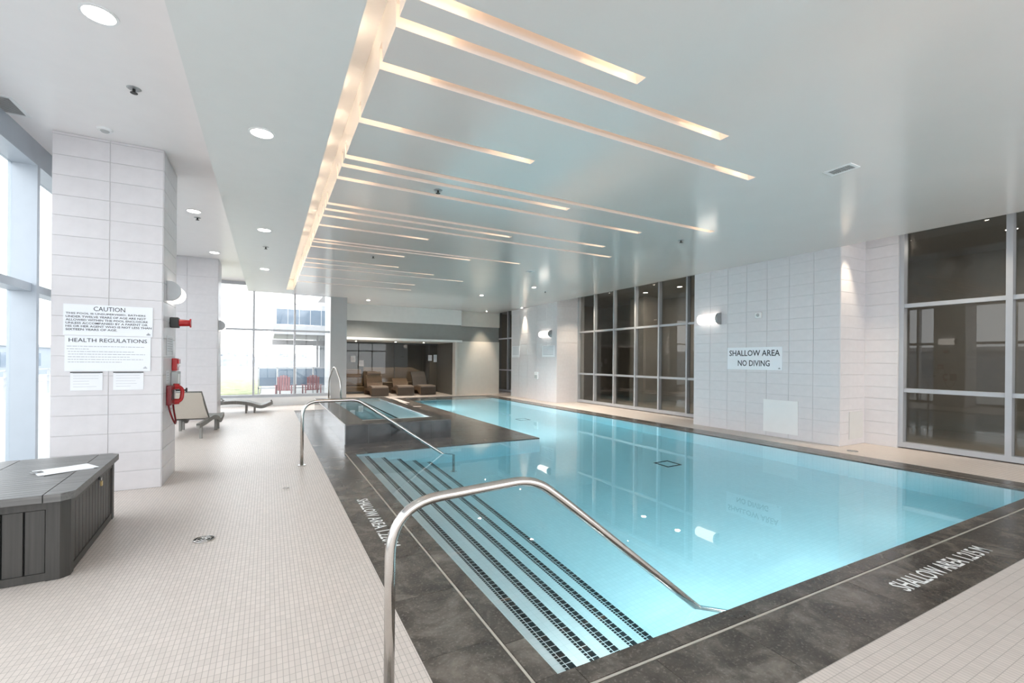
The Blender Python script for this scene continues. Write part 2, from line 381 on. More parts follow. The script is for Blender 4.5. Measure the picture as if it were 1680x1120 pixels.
# ---- walls
def tiled(parent, origin, udir, nrm, W, H, uw, th, z0=0, stagger=0):
    """one tile object per tile on a wall face, sharing meshes by width"""
    ud = Vector(udir); nn = Vector(nrm); cache = {}
    nu = max(1, round(W/uw)); uw = W/nu; j = .0045; d = .006
    r = 0; z = z0
    while z < H-.01:
        h = min(th, H-z)
        for c in range(nu):
            key = round(h, 3)
            if key not in cache:
                b = bmesh.new()
                pts = []
                for dd in (0, d):
                    for (u, v) in ((j/2, j/2), (uw-j/2, j/2), (uw-j/2, h-j/2), (j/2, h-j/2)):
                        ins = .0015 if dd else 0
                        u_ = u+(ins if u < uw/2 else -ins); v_ = v+(ins if v < h/2 else -ins)
                        pts.append(b.verts.new(ud*u_+nn*dd+Vector((0, 0, v_))))
                b.faces.new(pts[4:]); 
                for q in range(4): b.faces.new((pts[q], pts[(q+1) % 4], pts[4+(q+1) % 4], pts[4+q]))
                o = obj('tile', b, 'tile'); cache[key] = o
            else:
                o = cache[key].copy(); C.objects.link(o)
            o.parent = parent; o.location = Vector(origin)+ud*(c*uw)+Vector((0, 0, z))
            o.rotation_euler = (random.uniform(-.0006, .0006),)*3
        z += th; r += 1
TH = .215
# near column (left)
cl = struct('wall_column_near', B(-2.03, -1.075, 6.60, 7.45, 0, CZ), 'tile_joint'); 
tiled(cl, (-2.03, 6.60, 0), (1, 0, 0), (0, -1, 0), .955, CZ, .477, TH)
tiled(cl, (-1.075, 6.60, 0), (0, 1, 0), (1, 0, 0), .85, CZ, .85, TH)
# second column
cl2 = struct('wall_column_far', B(-2.3, -1.07, 13.2, 14.1, 0, CZ), 'tile_joint')
tiled(cl2, (-2.3, 13.2, 0), (1, 0, 0), (0, -1, 0), 1.23, CZ, .615, .43)
tiled(cl2, (-1.07, 13.2, 0), (0, 1, 0), (1, 0, 0), .9, CZ, .9, .43)
# right wall piers
p1 = struct('wall_right', B(9.1, XR+.2, 4.50, 7.70, 0, CZ), 'tile_joint')
tiled(p1, (9.1, 7.70, 0), (0, -1, 0), (-1, 0, 0), 3.20, PZ+.3, .457, TH)
tiled(p1, (9.1, 4.50, 0), (1, 0, 0), (0, -1, 0), .85, PZ+.3, .85, TH)
p1b = struct('wall_right_return', B(9.95, XR+.2, 3.98, 4.50, 0, CZ), 'tile_joint')
tiled(p1b, (9.95, 4.50, 0), (0, -1, 0), (-1, 0, 0), .52, PZ+.3, .52, TH)
p2 = struct('wall_right_far', B(9.1, XR+.2, 13.66, 17.1, 0, CZ), 'tile_joint')
tiled(p2, (9.1, 17.1, 0), (0, -1, 0), (-1, 0, 0), 3.44, PZ+.3, .69, .43)
tiled(p2, (9.1, 13.66, 0), (1, 0, 0), (0, -1, 0), 1.0, PZ+.3, 1.0, .43)
struct('wall_right_near', B(XR, XR+.2, YB, 1.30, 0, CZ), 'wallpaint')

# far wall
fw = bmesh.new()
box(fw, 2.45, 7.28, 18.20, 18.45, 2.97, PZ+.05)
box(fw, 2.40, 2.56, 18.18, 18.45, 0, 2.97)
struct('wall_far', fw, 'wallpaint')
bm = B(2.56, 7.28, 18.26, 18.45, 2.33, 2.97); struct('wall_far_band', bm, 'grey_wall')
bm = B(2.44, 7.28, 18.12, 18.45, 2.24, 2.33); box(bm, 2.45, 7.1, 18.45, 20.6, 2.24, 2.33); struct('trim_1', bm, 'wallpaint')
bm = B(6.99, 7.06, 18.16, 18.5, 0, 2.24); box(bm, 7.06, 9.22, 18.50, 18.6, 0, 2.31); struct('wall_far_panel', bm, 'beige_wall')
bm = B(7.28, 9.22, 18.56, 18.7, 2.31, 2.96); struct('wall_far_band_right', bm, 'grey_wall')
bm = B(7.28, 9.22, 18.48, 18.7, 2.96, PZ+.4); struct('wall_far_upper_right', bm, 'beige_wall')
bm = B(7.06, 9.22, 18.6, 18.8, 0, 2.4); struct('trim_2', bm, 'mid_grey')
# grey pier between far window and niche
struct('wall_pier_grey', B(1.88, 2.40, 16.55, 18.3, 0, PZ+.02), 'mid_grey')
# niche: glass front with sauna room behind
nb = B(2.45, 7.06, 22.6, 22.7, 0, 2.4); box(nb, 2.40, 2.5, 18.45, 22.7, 0, 2.4); box(nb, 7.0, 7.1, 18.6, 22.7, 0, 2.4); box(nb, 2.4, 7.1, 20.6, 22.7, 2.3, 2.4)
struct('wall_niche', nb, 'dark_wall')
struct('floor_niche', B(2.45, 7.06, 21.5, 22.7, -.08, 0), 'wood')

# ---- windows
def window(name, plane, fixed, a0, a1, z0, z1, mull, trans, frame_mat, pane_mat, depth=.20, mw=.07, tw=.07, header=0, glass_at=.0, side=1):
    """plane 'x' : window in a plane x=fixed running along y; side = direction of the room"""
    def bx(b, u0, u1, d0, d1, zz0, zz1):
        lo, hi = sorted((fixed+side*d0, fixed+side*d1))
        if plane == 'x': box(b, lo, hi, u0, u1, zz0, zz1)
        else: box(b, u0, u1, lo, hi, zz0, zz1)
    fr = bmesh.new(); bx(fr, a0, a1, -.03, depth, z0, z0+.09); bx(fr, a0, a1, -.03, depth, z1-max(header, .07), z1)
    root = struct(name, fr, frame_mat)
    for m_ in mull:
        b = bmesh.new(); bx(b, m_-mw/2, m_+mw/2, -.03, depth, z0+.09, z1-max(header, .07)); obj('mullion', b, frame_mat, root)
    edges = sorted(set([a0]+list(mull)+[a1])); zs = [z0+.09]+list(trans)+[z1-max(header, .07)]
    for u0, u1 in zip(edges, edges[1:]):
        if u1-u0 < .03: continue
        for t_ in trans:
            b = bmesh.new(); bx(b, u0+mw/2, u1-mw/2, -.02, depth*.8, t_-tw/2, t_+tw/2); obj('transom', b, frame_mat, root)
        for q0, q1 in zip(zs, zs[1:]):
            b = bmesh.new(); bx(b, u0+mw/2, u1-mw/2, glass_at-.004, glass_at+.004, q0, q1); obj('pane', b, pane_mat, root)
    return root
ml = [8.36-1.27*i for i in range(0, 10)]
window('window_1', 'x', XL, YB, 16.6, 0, CZ, [y for y in ml if y > YB]+[8.36+1.27*i for i in range(1, 6)], [2.27], 'alu', 'glass', depth=.21, mw=.07, tw=.09, header=.26)
window('window_2', 'y', 16.6, XL, 1.88, .26, CZ-.02, [-1.54, -.38, .785], [2.40], 'alu_light', 'glass', depth=.10, mw=.055, tw=.06, header=.10, side=-1)
struct('baseboard_far', B(XL, 1.88, 16.42, 16.68, 0, .26), 'white')
window('window_7', 'y', YB, XL, XR, .02, CZ, [XL+1.26*i for i in range(1, 10)], [2.27], 'alu', 'glass', depth=.12, mw=.07, tw=.09, header=.2, side=1)  # unseen glazing behind the camera, added to let in fill daylight
window('window_3', 'x', XR, 1.30, 3.98, .02, CZ, [3.95, 2.60], [1.03, 2.53], 'alu_light', 'tint_glass', depth=.12, mw=.075, tw=.07, side=-1, glass_at=-.0)
window('window_4', 'x', XR, 7.70, 13.66, .02, CZ, [13.63, 12.70, 11.69, 10.70, 9.73, 8.72, 7.73], [1.04, 2.54], 'alu_light', 'tint_glass', depth=.10, mw=.055, tw=.06, side=-1)
window('window_5', 'x', XR, 17.1, 20.4, .02, CZ, [18.1, 19.2], [1.04, 2.54], 'alu_light', 'tint_glass', depth=.10, mw=.055, tw=.06, side=-1)
window('window_6', 'y', 20.5, 2.5, 7.0, .01, 2.24, [5.0, 6.6], [], 'alu_dark', 'tint_glass', depth=.03, mw=.02, header=.03, side=-1)
# corridor behind the right-hand windows
XC = 13.5
cb = B(XC, XC+.1, -1, 21.5, 0, CZ); box(cb, XR+.2, XC, -1.1, -1, 0, CZ); box(cb, XR+.2, XC, 21.4, 21.5, 0, CZ)
for yy in (6.0, 12.6, 16.2): box(cb, 12.2, 12.9, yy, yy+.7, 0, CZ)
struct('wall_corridor', cb, 'brown_wall')
struct('floor_corridor', B(XR+.1, XC, -1, 21.5, -.08, 0), 'brown_wall')
struct('ceiling_corridor', B(XR+.2, XC, -1, 21.5, CZ, CZ+.1), 'mid_grey')
struct('wall_recess_end', B(9.22, XR+.2, 20.4, 20.5, 0, CZ), 'mid_grey')

# ================================================================== POOL
pool = thing('swimming_pool', 'large rectangular indoor pool of calm turquoise water with steps along its left side', 'pool', (PX0, PY0, -1.2))
WT = .18; TOP = -.031; BZ = -1.2
bs = bmesh.new()
box(bs, PX0-WT, PX1+WT, PY0-WT, PY1+WT, BZ-.15, BZ)
obj('basin_floor', bs, 'pooltile', pool)
wl = bmesh.new()
box(wl, PX0-WT, PX0, PY0-WT, IY+WT, BZ, TOP); box(wl, PX0, PX1, PY0-WT, PY0, BZ, TOP); box(wl, PX1, PX1+WT, PY0-WT, PY1+WT, BZ, TOP)
box(wl, IX-WT, PX1, PY1, PY1+WT, BZ, TOP); box(wl, IX-WT, IX, IY+WT, PY1, BZ, TOP); box(wl, PX0, IX, IY, IY+WT, BZ, TOP)
obj('basin_wall', wl, 'pooltile_side', pool)
xs = [PX0]+[1.45+.2575*k for k in range(5)]
for k in range(5):
    zt = -.2*(k+1)
    st = obj('step', B(xs[k], xs[k+1], PY0, IY, BZ, zt), 'pooltile', pool)
    nb = bmesh.new(); y = PY0+.03; xe = xs[k+1]
    while y < IY-.05:
        box(nb, xe-.038, xe+.0015, y, y+.045, zt-.028, zt+.0015)
        for q in (0, .0255): box(nb, xe-.064, xe-.044, y+q, y+q+.0195, zt-.002, zt+.0015)
        y += .0515
    no = obj('nosing_tiles', nb, 'black_tile', st, kind='stuff'); no.matrix_parent_inverse = Matrix.Identity(4)
    no.location = st.location
    # nosing is in world coordinates; move into the pool's frame
    no.data.transform(MATS[pool.name].inverted())
for (dx, dy) in ((6.19, 5.78), (6.45, 11.4)):
    d = bmesh.new(); s = .17
    for a in ((dx-s, dx+s, dy-s, dy-s+.04), (dx-s, dx+s, dy+s-.04, dy+s), (dx-s, dx-s+.04, dy-s+.04, dy+s-.04), (dx+s-.04, dx+s, dy-s+.04, dy+s-.04)): box(d, *a, BZ, BZ+.006)
    obj('drain_frame', d, 'black_tile', pool)
wz = -.012
def lprism(pts, z0, z1):
    b = bmesh.new(); lo = [b.verts.new((x, y, z0)) for x, y in pts]; hi = [b.verts.new((x, y, z1)) for x, y in pts]
    b.faces.new(lo[::-1]); b.faces.new(hi); n = len(pts)
    for i in range(n): b.faces.new((lo[i], lo[(i+1) % n], hi[(i+1) % n], hi[i]))
    return b
e = .02
wb = lprism([(PX0-e, PY0-e), (PX1+e, PY0-e), (PX1+e, PY1+e), (IX-e, PY1+e), (IX-e, IY+e), (PX0-e, IY+e)], BZ-.02, wz)
obj('water', wb, 'water', pool)

# ---- granite coping
cop = struct('trim_3', B(.70, 1.08, 1.28, 1.70, -.09, -.035), 'gap')     # bedding under the slabs
def slabs(parent, x0, x1, y0, y1, along, L, off=0, z1=0.0, z0=-.03, name='slab', mt='granite', gap=.004):
    a0, a1 = (x0, x1) if along == 'x' else (y0, y1); p = a0-off; n = 0
    while p < a1-.01:
        q0, q1 = max(p, a0), min(p+L, a1)
        if q1-q0 > .02:
            dz = random.uniform(-.0008, .0004)
            if along == 'x': b = B(q0+gap/2, q1-gap/2, y0, y1, z0, z1+dz)
            else: b = B(x0, x1, q0+gap/2, q1-gap/2, z0, z1+dz)
            obj(name, b, mt, parent)
        p += L
bed = bmesh.new()
for a in ((.69, PX0, 1.26, 14.6), (PX0, 8.5, 1.26, PY0), (PX1, 8.5, PY0, 17.85), (PX0, IX, IY, 8.44), (3.18, IX, 8.44, 14.3), (4.38, IX, 14.3, 17.85), (IX, PX1, PY1, 17.85)):
    box(bed, *a, -.034-.03, -.031)
cop.data.clear_geometry(); me = cop.data; bed.to_mesh(me); bed.free()
slabs(cop, .69, 1.095, 1.70, 7.72, 'y', .62, .1)                # left outer strip
slabs(cop, .69, 1.222, 7.72, 14.6, 'y', .62)
slabs(cop, 1.120, PX0, PY0, IY, 'y', .62, .3)                   # left inner strip
slabs(cop, .69, 8.5, 1.26, 1.690, 'x', .595, .14)                # near outer strip
slabs(cop, 1.120, PX1+.12, 1.715, PY0, 'x', .62, .4)            # near inner strip
slabs(cop, PX1+.145, 8.5, 1.715, 17.6, 'y', .62, .2)            # right outer strip
slabs(cop, PX1, PX1+.12, PY0, 17.6, 'y', .62)
slabs(cop, IX-.30, 8.5, PY1, 17.85, 'x', .62)
slabs(cop, 1.222, IX, 8.03, 8.45, 'x', .62); slabs(cop, 1.12, IX, IY, 8.03, 'x', .62, .3)
for i in range(3): slabs(cop, 3.17+i*.503, 3.17+(i+1)*.503, 8.45, 17.6, 'y', .62, .1*i)
# pale overflow-slot strips
s1 = struct('trim_4', B(1.100, 1.115, 1.695, 7.72, -.03, -.002), 'strip')
s2 = struct('trim_5', B(1.115, PX1+.14, 1.695, 1.710, -.03, -.002), 'strip')
s3 = struct('trim_6', B(PX1+.125, PX1+.14, 1.715, 17.6, -.03, -.002), 'strip')
# deck lettering (painted)
def deck_text(s, cx, cy, w, h, rz, label, mirror=False):
    b = fit(text_mesh(s, 1, .001, bold=.006), w, h)
    b.transform(Matrix.Translation((cx, cy, .0015)) @ Matrix.Rotation(rz, 4, 'Z'))
    o = obj('deck_lettering', b, 'paintwhite'); return tag(o, label, 'lettering')
deck_text('SHALLOW AREA 1.215 M', 4.45, 1.485, 1.42, .125, 0, 'white painted depth lettering on the near granite border, lower right')
deck_text('SHALLOW AREA 1.220 M', .905, 4.38, 1.40, .115, -PI/2, 'white painted depth lettering on the left granite border, by the near handrail')

# ---- hot tub
tx0, tx1, ty0, ty1, tz = 1.222, 3.16, 8.45, 14.3, .35
ix0, ix1, iy0, iy1 = 1.60, 2.92, 8.93, 13.9
tub = thing('hot_tub', 'raised dark granite hot tub with a flush sheet of teal water beside the pool', 'hot tub', (tx0, ty0, 0))
b = bmesh.new()
box(b, tx0, ix0, ty0, ty1, -.6, tz-.02); box(b, ix1, tx1, ty0, ty1, -.6, tz-.02); box(b, ix0, ix1, ty0, iy0, -.6, tz-.02); box(b, ix0, ix1, iy1, ty1, -.6, tz-.02); box(b, ix0, ix1, iy0, iy1, -.62, -.5)
obj('shell', b, 'pooltile_side', tub)
def tubslab(a): obj('rim_slab', B(*a[:4], tz-.02, tz+random.uniform(-.0005, .0005)), 'granite', tub)
n = 8
for i in range(n):
    y0 = ty0+(ty1-ty0)*i/n; y1 = ty0+(ty1-ty0)*(i+1)/n
    tubslab((tx0-.012, ix0, y0+.001, y1-.001)); tubslab((ix1, tx1+.012, y0+.001, y1-.001))
    obj('side_slab', B(tx0-.012, tx0, y0+.001, y1-.001, 0, tz-.021), 'granite_polished', tub)
    obj('side_slab', B(tx1, tx1+.012, y0+.001, y1-.001, 0, tz-.021), 'granite_polished', tub)
for i in range(2): 
    a0 = ix0+(ix1-ix0)*i/2; a1 = ix0+(ix1-ix0)*(i+1)/2
    tubslab((a0+.001, a1-.001, ty0-.012, iy0)); tubslab((a0+.001, a1-.001, iy1, ty1))
tubslab((tx0-.012, ix0, ty0-.012, ty0)); tubslab((ix1, tx1+.012, ty0-.012, ty0))
for i in range(5):
    a0 = tx0+(tx1-tx0)*i/5; a1 = tx0+(tx1-tx0)*(i+1)/5
    obj('front_slab', B(a0+.001, a1-.001, ty0-.012, ty0, 0, tz-.021), 'granite_polished', tub)
# benches and steps under the water
b = B(2.42, ix1, iy0, iy1, -.5, -.10); box(b, ix0, 2.42, iy1-.5, iy1, -.5, -.10); obj('bench', b, 'pooltile', tub)
b = B(2.37, 2.425, iy0, iy1-.5, -.102, -.098); box(b, ix0, 2.425, iy1-.55, iy1-.495, -.102, -.098); obj('bench_edge_tiles', b, 'black_tile', tub)
for q, (d0, zz) in enumerate(((.30, .10), (.60, -.10), (.90, -.30))):
    b = B(ix0, 2.3, iy0+d0-.3, iy0+d0, -.5, zz); obj('step', b, 'pooltile', tub)
    b = B(ix0+.02, 2.28, iy0+d0-.05, iy0+d0+.001, zz-.02, zz+.002); obj('step_edge_tiles', b, 'black_tile', tub)
obj('water', B(ix0-.01, ix1+.01, iy0-.01, iy1+.01, -.49, tz-.012), 'water', tub)
obj('rim_trim', B(ix0-.02, ix1+.02, iy0-.02, iy0, tz, tz+.003), 'strip', tub, label='pale metal edge')
obj('corner_trim', B(tx0-.022, tx0-.010, ty0-.022, ty0-.010, 0, tz+.002), 'white', tub, label='white metal corner strip')
obj('edge_trim', B(tx0-.022, tx0-.010, ty0-.010, ty1, tz-.008, tz+.004), 'white', tub, label='white metal edge strip')
# tub grab rail
tr = thing('grab_rail', 'narrow stainless grab rail standing at the far end of the hot tub', 'handrail', (1.57, 13.6, .35))
pts = fillet([(1.55, 13.95, .35), (1.55, 13.93, .9), (1.63, 13.62, 1.27), (1.68, 13.5, 1.25), (1.76, 13.2, .9), (1.77, 13.15, .35)], .12)
obj('rail', tube(bmesh.new(), pts, .02), 'steel', tr)
for p in ((1.55, 13.95), (1.77, 13.15)):
    b = bmesh.new(); cyl(b, (p[0], p[1], .35), (p[0], p[1], .36), .045); obj('base_flange', b, 'steel', tr)

# ---- pool handrails
def handrail(Y, x0, zt, label, k):
    t = thing('pool_handrail', label, 'handrail', (x0, Y, 0), group=None)
    if k == 0: P = [(x0, Y, 0), (x0, Y, zt-.035), (1.17, Y, zt), (1.36, Y, .775), (2.50, Y, -.13), (2.70, Y, -.29), (2.70, Y, BZ+.002)]
    else: P = [(x0, Y, 0), (x0, Y, zt-.01), (1.17, Y, zt-.005), (1.30, Y, .82), (2.60, Y, -.08), (2.70, Y, -.15), (2.70, Y, BZ+.002)]
    pts = fillet(P, {1: .22, 2: .16, 3: .16, 4: .10, 5: .10}, 10)
    obj('rail', tube(bmesh.new(), pts, .0225, 20), 'steel', t)
    b = bmesh.new(); cyl(b, (x0, Y, 0), (x0, Y, .012), .055); obj('base_flange', b, 'steel', t)
    b = bmesh.new(); cyl(b, (2.70, Y, BZ), (2.70, Y, BZ+.012), .055); obj('base_flange', b, 'steel', t)
handrail(1.955, .466, .915, 'nearest stainless steel handrail arching over the wide pool steps', 0)
handrail(7.05, .437, .905, 'farther stainless steel handrail entering the pool beside the hot tub', 1)

# ================================================================== LEFT SIDE OBJECTS
# ---- storage box
bx0 = thing('storage_box', 'dark grey plastic storage bench with plank sides and padlock, in front of the tiled column', 'storage box', (-1.18, 4.16, 0), math.radians(3.2))
Lb, Wb, Hb = 1.43, .76, .535    # along +y, toward -x
R = MATS[bx0.name]
def lb(name, b, mt, par=None, label=None):
    b.transform(R); return obj(name, b, mt, bx0, label=label)
def planks(bm_fn): pass
lb('body', B(-Wb+.03, -.03, .03, Lb-.03, .01, Hb-.02), 'gap')
# chamfered corner posts
def post(cx, cy, sx, sy):
    s = .115; c = .045
    pts = [(0, s*.0), (0, 0)]
    poly = [(cx+sx*0, cy+sy*s), (cx+sx*0, cy+sy*c), (cx+sx*c, cy), (cx+sx*s, cy), (cx+sx*s, cy+sy*.03), (cx+sx*.03, cy+sy*s)]
    return lprism(poly, 0, Hb)
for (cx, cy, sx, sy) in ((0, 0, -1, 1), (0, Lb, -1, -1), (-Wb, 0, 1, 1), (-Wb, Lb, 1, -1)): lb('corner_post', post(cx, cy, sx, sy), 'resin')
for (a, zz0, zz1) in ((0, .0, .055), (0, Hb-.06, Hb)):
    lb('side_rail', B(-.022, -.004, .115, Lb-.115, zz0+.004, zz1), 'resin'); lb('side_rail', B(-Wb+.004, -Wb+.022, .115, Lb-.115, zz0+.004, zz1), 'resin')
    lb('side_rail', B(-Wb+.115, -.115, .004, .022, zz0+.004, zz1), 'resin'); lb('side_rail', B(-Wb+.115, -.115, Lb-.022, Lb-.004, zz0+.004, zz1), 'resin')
npl = 13; pw = (Lb-.23)/npl
for i in range(npl):
    y0 = .115+i*pw
    for xx in ((-.028, -.012), (-Wb+.012, -Wb+.028)): lb('plank', B(xx[0], xx[1], y0+.006, y0+pw-.006, .055, Hb-.06, bev=.003), 'resin')
npl = 5; pw = (Wb-.23)/npl
for i in range(npl):
    x0 = -Wb+.115+i*pw
    for yy in ((.012, .028), (Lb-.028, Lb-.012)): lb('plank', B(x0+.005, x0+pw-.005, yy[0], yy[1], .055, Hb-.06, bev=.003), 'resin')
# lid with chamfered corners: centre panel and two side boards
o_ = .03; c = .06; zl0, zl1 = Hb, Hb+.052
xa, xb, ya, yb = -Wb-o_, o_, -o_-.02, Lb+o_
def lidpoly(x0, x1, cl_, cr_):
    pts = []
    pts += [(x0+(c if cl_ else 0), ya)]; pts += [(x1-(c if cr_ else 0), ya)]
    if cr_: pts += [(x1, ya+c)]; pts += [(x1, yb-c)]
    pts += [(x1-(c if cr_ else 0), yb)]; pts += [(x0+(c if cl_ else 0), yb)]
    if cl_: pts += [(x0, yb-c)]; pts += [(x0, ya+c)]
    return pts
lidw = .145
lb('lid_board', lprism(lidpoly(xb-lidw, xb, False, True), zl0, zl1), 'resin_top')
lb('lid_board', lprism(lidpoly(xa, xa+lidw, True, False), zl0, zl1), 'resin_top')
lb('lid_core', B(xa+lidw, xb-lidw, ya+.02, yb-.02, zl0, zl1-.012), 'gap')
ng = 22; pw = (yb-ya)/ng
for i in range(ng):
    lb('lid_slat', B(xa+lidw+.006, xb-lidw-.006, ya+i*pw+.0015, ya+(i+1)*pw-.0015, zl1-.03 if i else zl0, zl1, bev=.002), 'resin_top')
b = B(.0, .012, .78, .82, Hb-.05, Hb-.012); lb('hasp', b, 'black')
b = B(.010, .026, .785, .815, Hb-.105, Hb-.065, bev=.003); pl = lb('padlock', b, 'brass', label='brass padlock')
b = tube(bmesh.new(), [(.018, .791, Hb-.066), (.018, .791, Hb-.04), (.018, .80, Hb-.034), (.018, .809, Hb-.04), (.018, .809, Hb-.066)], .003, 8); b.transform(R)
obj('shackle', b, 'chrome', bx0)
# papers on the lid
b = bmesh.new(); 
pa = thing('paper_stack', 'few white sheets with a clip lying on the lid of the storage box', 'paper', (-1.44, 4.95, zl1+.001), math.radians(-64))
RP = MATS[pa.name]
def lp(name, b, mt): b.transform(RP); return obj(name, b, mt, pa)
lp('sheet', B(-.12, .12, -.16, .16, 0, .003), 'paper'); s2_ = B(-.10, .13, -.15, .18, .003, .006); s2_.transform(Matrix.Rotation(.12, 4, 'Z')); lp('sheet', s2_, 'paper')
b = tube(bmesh.new(), [(-.03, -.16, .01), (0, -.19, .012), (.03, -.16, .01), (.02, -.12, .01), (-.02, -.12, .01), (-.03, -.16, .01)], .004, 8); lp('clip', b, 'metal_grey')

# ---- signs on the column front
def sign(name, label, cat, origin, xdir, nrm, W, H, lines, boards='sign', th=.006, marks=None, frame=None):
    t = thing(name, label, cat, origin)
    Mw = wallmat(origin, xdir, nrm)
    b = B(-W/2, W/2, -H/2, H/2, 0, th); b.transform(Mw); bo = obj('board', b, boards, t)
    for (s, cx, cy, w_, h_, mt) in lines:
        b = fit(text_mesh(s, 1, .001, bold=.012 if h_ > .1 or h_ < .03 else .0), w_, h_, cx, cy); b.transform(Matrix.Translation((0, 0, th+.0008))); b.transform(Mw); obj('lettering', b, mt, t)
    if marks:
        b = bmesh.new()
        for (x0, x1, y0, y1) in marks[0]: box(b, x0, x1, y0, y1, th, th+.0008)
        b.transform(Mw); obj('print', b, marks[1], t, kind='stuff')
    return t
yc = 6.60-.008
def logo(cx, cy, s): return [(cx-s, cx+s, cy-s*.5, cy-s*.1), (cx-s*.5, cx-s*.3, cy, cy+s*.6), (cx-s*.1, cx+s*.1, cy, cy+s*.9), (cx+s*.3, cx+s*.5, cy, cy+s*.6)]
T = ['THIS POOL IS UNSUPERVISED, BATHERS', 'UNDER TWELVE YEARS OF AGE ARE NOT', 'ALLOWED WITHIN THE POOL ENCLOSURE', 'UNLESS ACCOMPANIED BY A PARENT OR', 'HIS OR HER AGENT WHO IS NOT LESS THAN', 'SIXTEEN YEARS OF AGE.']
Wd = [.68, .685, .70, .70, .735, .43]
lines = [('CAUTION', .0, .125, .27, .048, 'ink')]
for i, (s, w_) in enumerate(zip(T, Wd)): lines.append((s, -.375+w_/2+.012, .068-i*.0345, w_, .022, 'ink'))
sign('caution_sign', 'white CAUTION sign about unsupervised pool on the near tiled column', 'sign', (-1.546, yc, 1.90), (1, 0, 0), (0, -1, 0), .765, .335, lines, marks=(logo(.345, -.14, .018), 'ink'))
mk = []
for i, (w_, l) in enumerate(((.66, -.35), (.18, -.35), (.56, -.34), (.66, -.34), (.52, -.34), (.64, -.34), (.45, -.34))):
    x = l
    while x < l+w_:
        d = random.uniform(.01, .04); mk.append((x, min(x+d, l+w_), .075-i*.0285, .080-i*.0285)); x += d+.006
sign('health_regulations_sign', 'white HEALTH REGULATIONS sign directly below the CAUTION sign', 'sign', (-1.548, yc, 1.535), (1, 0, 0), (0, -1, 0), .735, .385,
     [('HEALTH REGULATIONS', 0, .145, .67, .042, 'ink')], marks=(mk+logo(.32, -.155, .018), 'ink_grey'))
for cx, lab in ((-1.735, 'left small white notice sheet below the HEALTH REGULATIONS sign'), (-1.377, 'right small white notice sheet below the HEALTH REGULATIONS sign')):
    mk = [(-.115, .115, .085-.0, .088), (-.11, .10, .06, .062)]+[(-.11, random.uniform(.02, .11), .03-i*.03, .032-i*.03) for i in range(4)]
    t = sign('notice_sheet', lab, 'notice', (cx, yc, 1.232), (1, 0, 0), (0, -1, 0), .268, .20, [], 'paper', .003, marks=(mk, 'ink_grey'))
    Mw = wallmat((cx, yc, 1.232), (1, 0, 0), (0, -1, 0)); b = B(-.134, .134, .092, .102, .003, .008); b.transform(Mw); obj('top_clip', b, 'black', t)

# ---- column side fixtures (face x = XS, normal +x)
XS = -1.075+.008
def sconce(loc, rz, label, L=.50, r=.115, flip=False):
    t = thing('wall_sconce', label, 'light', loc, rz); Rm = MATS[t.name] @ Matrix.Diagonal((-1 if flip else 1, 1, 1, 1))
    # local: wall at x=0 facing +x, axis along y from 0 (cap) to L
    def half(bm, y0, y1, r_, wall=.0):
        ring = []
        for yy in (y0, y1):
            ring.append([bm.verts.new((wall+.02+r_*1.0*math.cos(a) if True else 0, yy, r_*math.sin(a))) for a in [(-PI/2)+PI*i/16 for i in range(17)]]+[bm.verts.new((wall, yy, r_)), bm.verts.new((wall, yy, -r_))])
        a, b_ = ring; n_ = len(a)
        for i in range(n_): bm.faces.new((a[i], a[(i+1) % n_], b_[(i+1) % n_], b_[i]))
        bm.faces.new(a); bm.faces.new(b_[::-1]); return bm
    b = half(bmesh.new(), .05, L, r*.93); b.transform(Rm); smooth_by_angle(obj('glass_shade', b, 'sconce', t))
    b = half(bmesh.new(), 0, .055, r*1.04); b.transform(Rm); smooth_by_angle(obj('end_cap', b, 'metal_grey', t, label='grey metal end cap'))
    return t
sconce((XS, 6.78, 2.30), 0, 'half-round wall light with grey end cap on the side of the near column')
b_ = B(0, .02, -.10, .10, -.12, .12)
t = thing('fire_strobe', 'red fire alarm strobe with a black base on the side of the near column', 'alarm', (XS, 7.05, 1.94))
obj('base', B(XS, XS+.09, 6.99, 7.10, 1.87, 2.00, bev=.01), 'black', t); b = bmesh.new(); cyl(b, (XS+.09, 7.045, 1.935), (XS+.20, 7.045, 1.935), .045, .038, 20); obj('lens', b, 'red', t); b = bmesh.new(); cyl(b, (XS+.20, 7.045, 1.935), (XS+.215, 7.045, 1.935), .055, .055, 20); obj('lens_cap', b, 'red', t)
sign('notice_sheet', 'pale notice sheet under the red strobe on the column side', 'notice', (XS, 7.02, 1.645), (0, 1, 0), (1, 0, 0), .42, .24, [], 'paper', .003, marks=([(-.17, .15, .08-i*.03, .084-i*.03) for i in range(6)], 'ink_grey'))
t = thing('fire_pull_station', 'red fire alarm pull station on the column side above a grey box', 'alarm', (XS, 7.22, 1.40))
obj('housing', B(XS, XS+.055, 7.15, 7.31, 1.33, 1.49, bev=.008), 'red', t); obj('pull_handle', B(XS+.055, XS+.07, 7.18, 7.28, 1.38, 1.41), 'white', t)
obj('cover', B(XS+.055, XS+.075, 7.16, 7.30, 1.42, 1.48, bev=.006), 'red', t)
t = thing('control_box', 'grey plastic control box between the red pull station and red phone', 'box', (XS, 7.22, 1.24))
obj('housing', B(XS, XS+.07, 7.10, 7.34, 1.14, 1.32, bev=.008), 'grey_box', t); obj('cover_plate', B(XS+.07, XS+.078, 7.13, 7.25, 1.17, 1.29), 'white', t)
sign('notice_sheet', 'small pale notice sheet beside the grey control box on the column side', 'notice', (XS, 6.88, 1.26), (0, 1, 0), (1, 0, 0), .20, .16, [], 'paper', .003, marks=([(-.08, .07, .05-i*.03, .053-i*.03) for i in range(4)], 'ink_grey'))
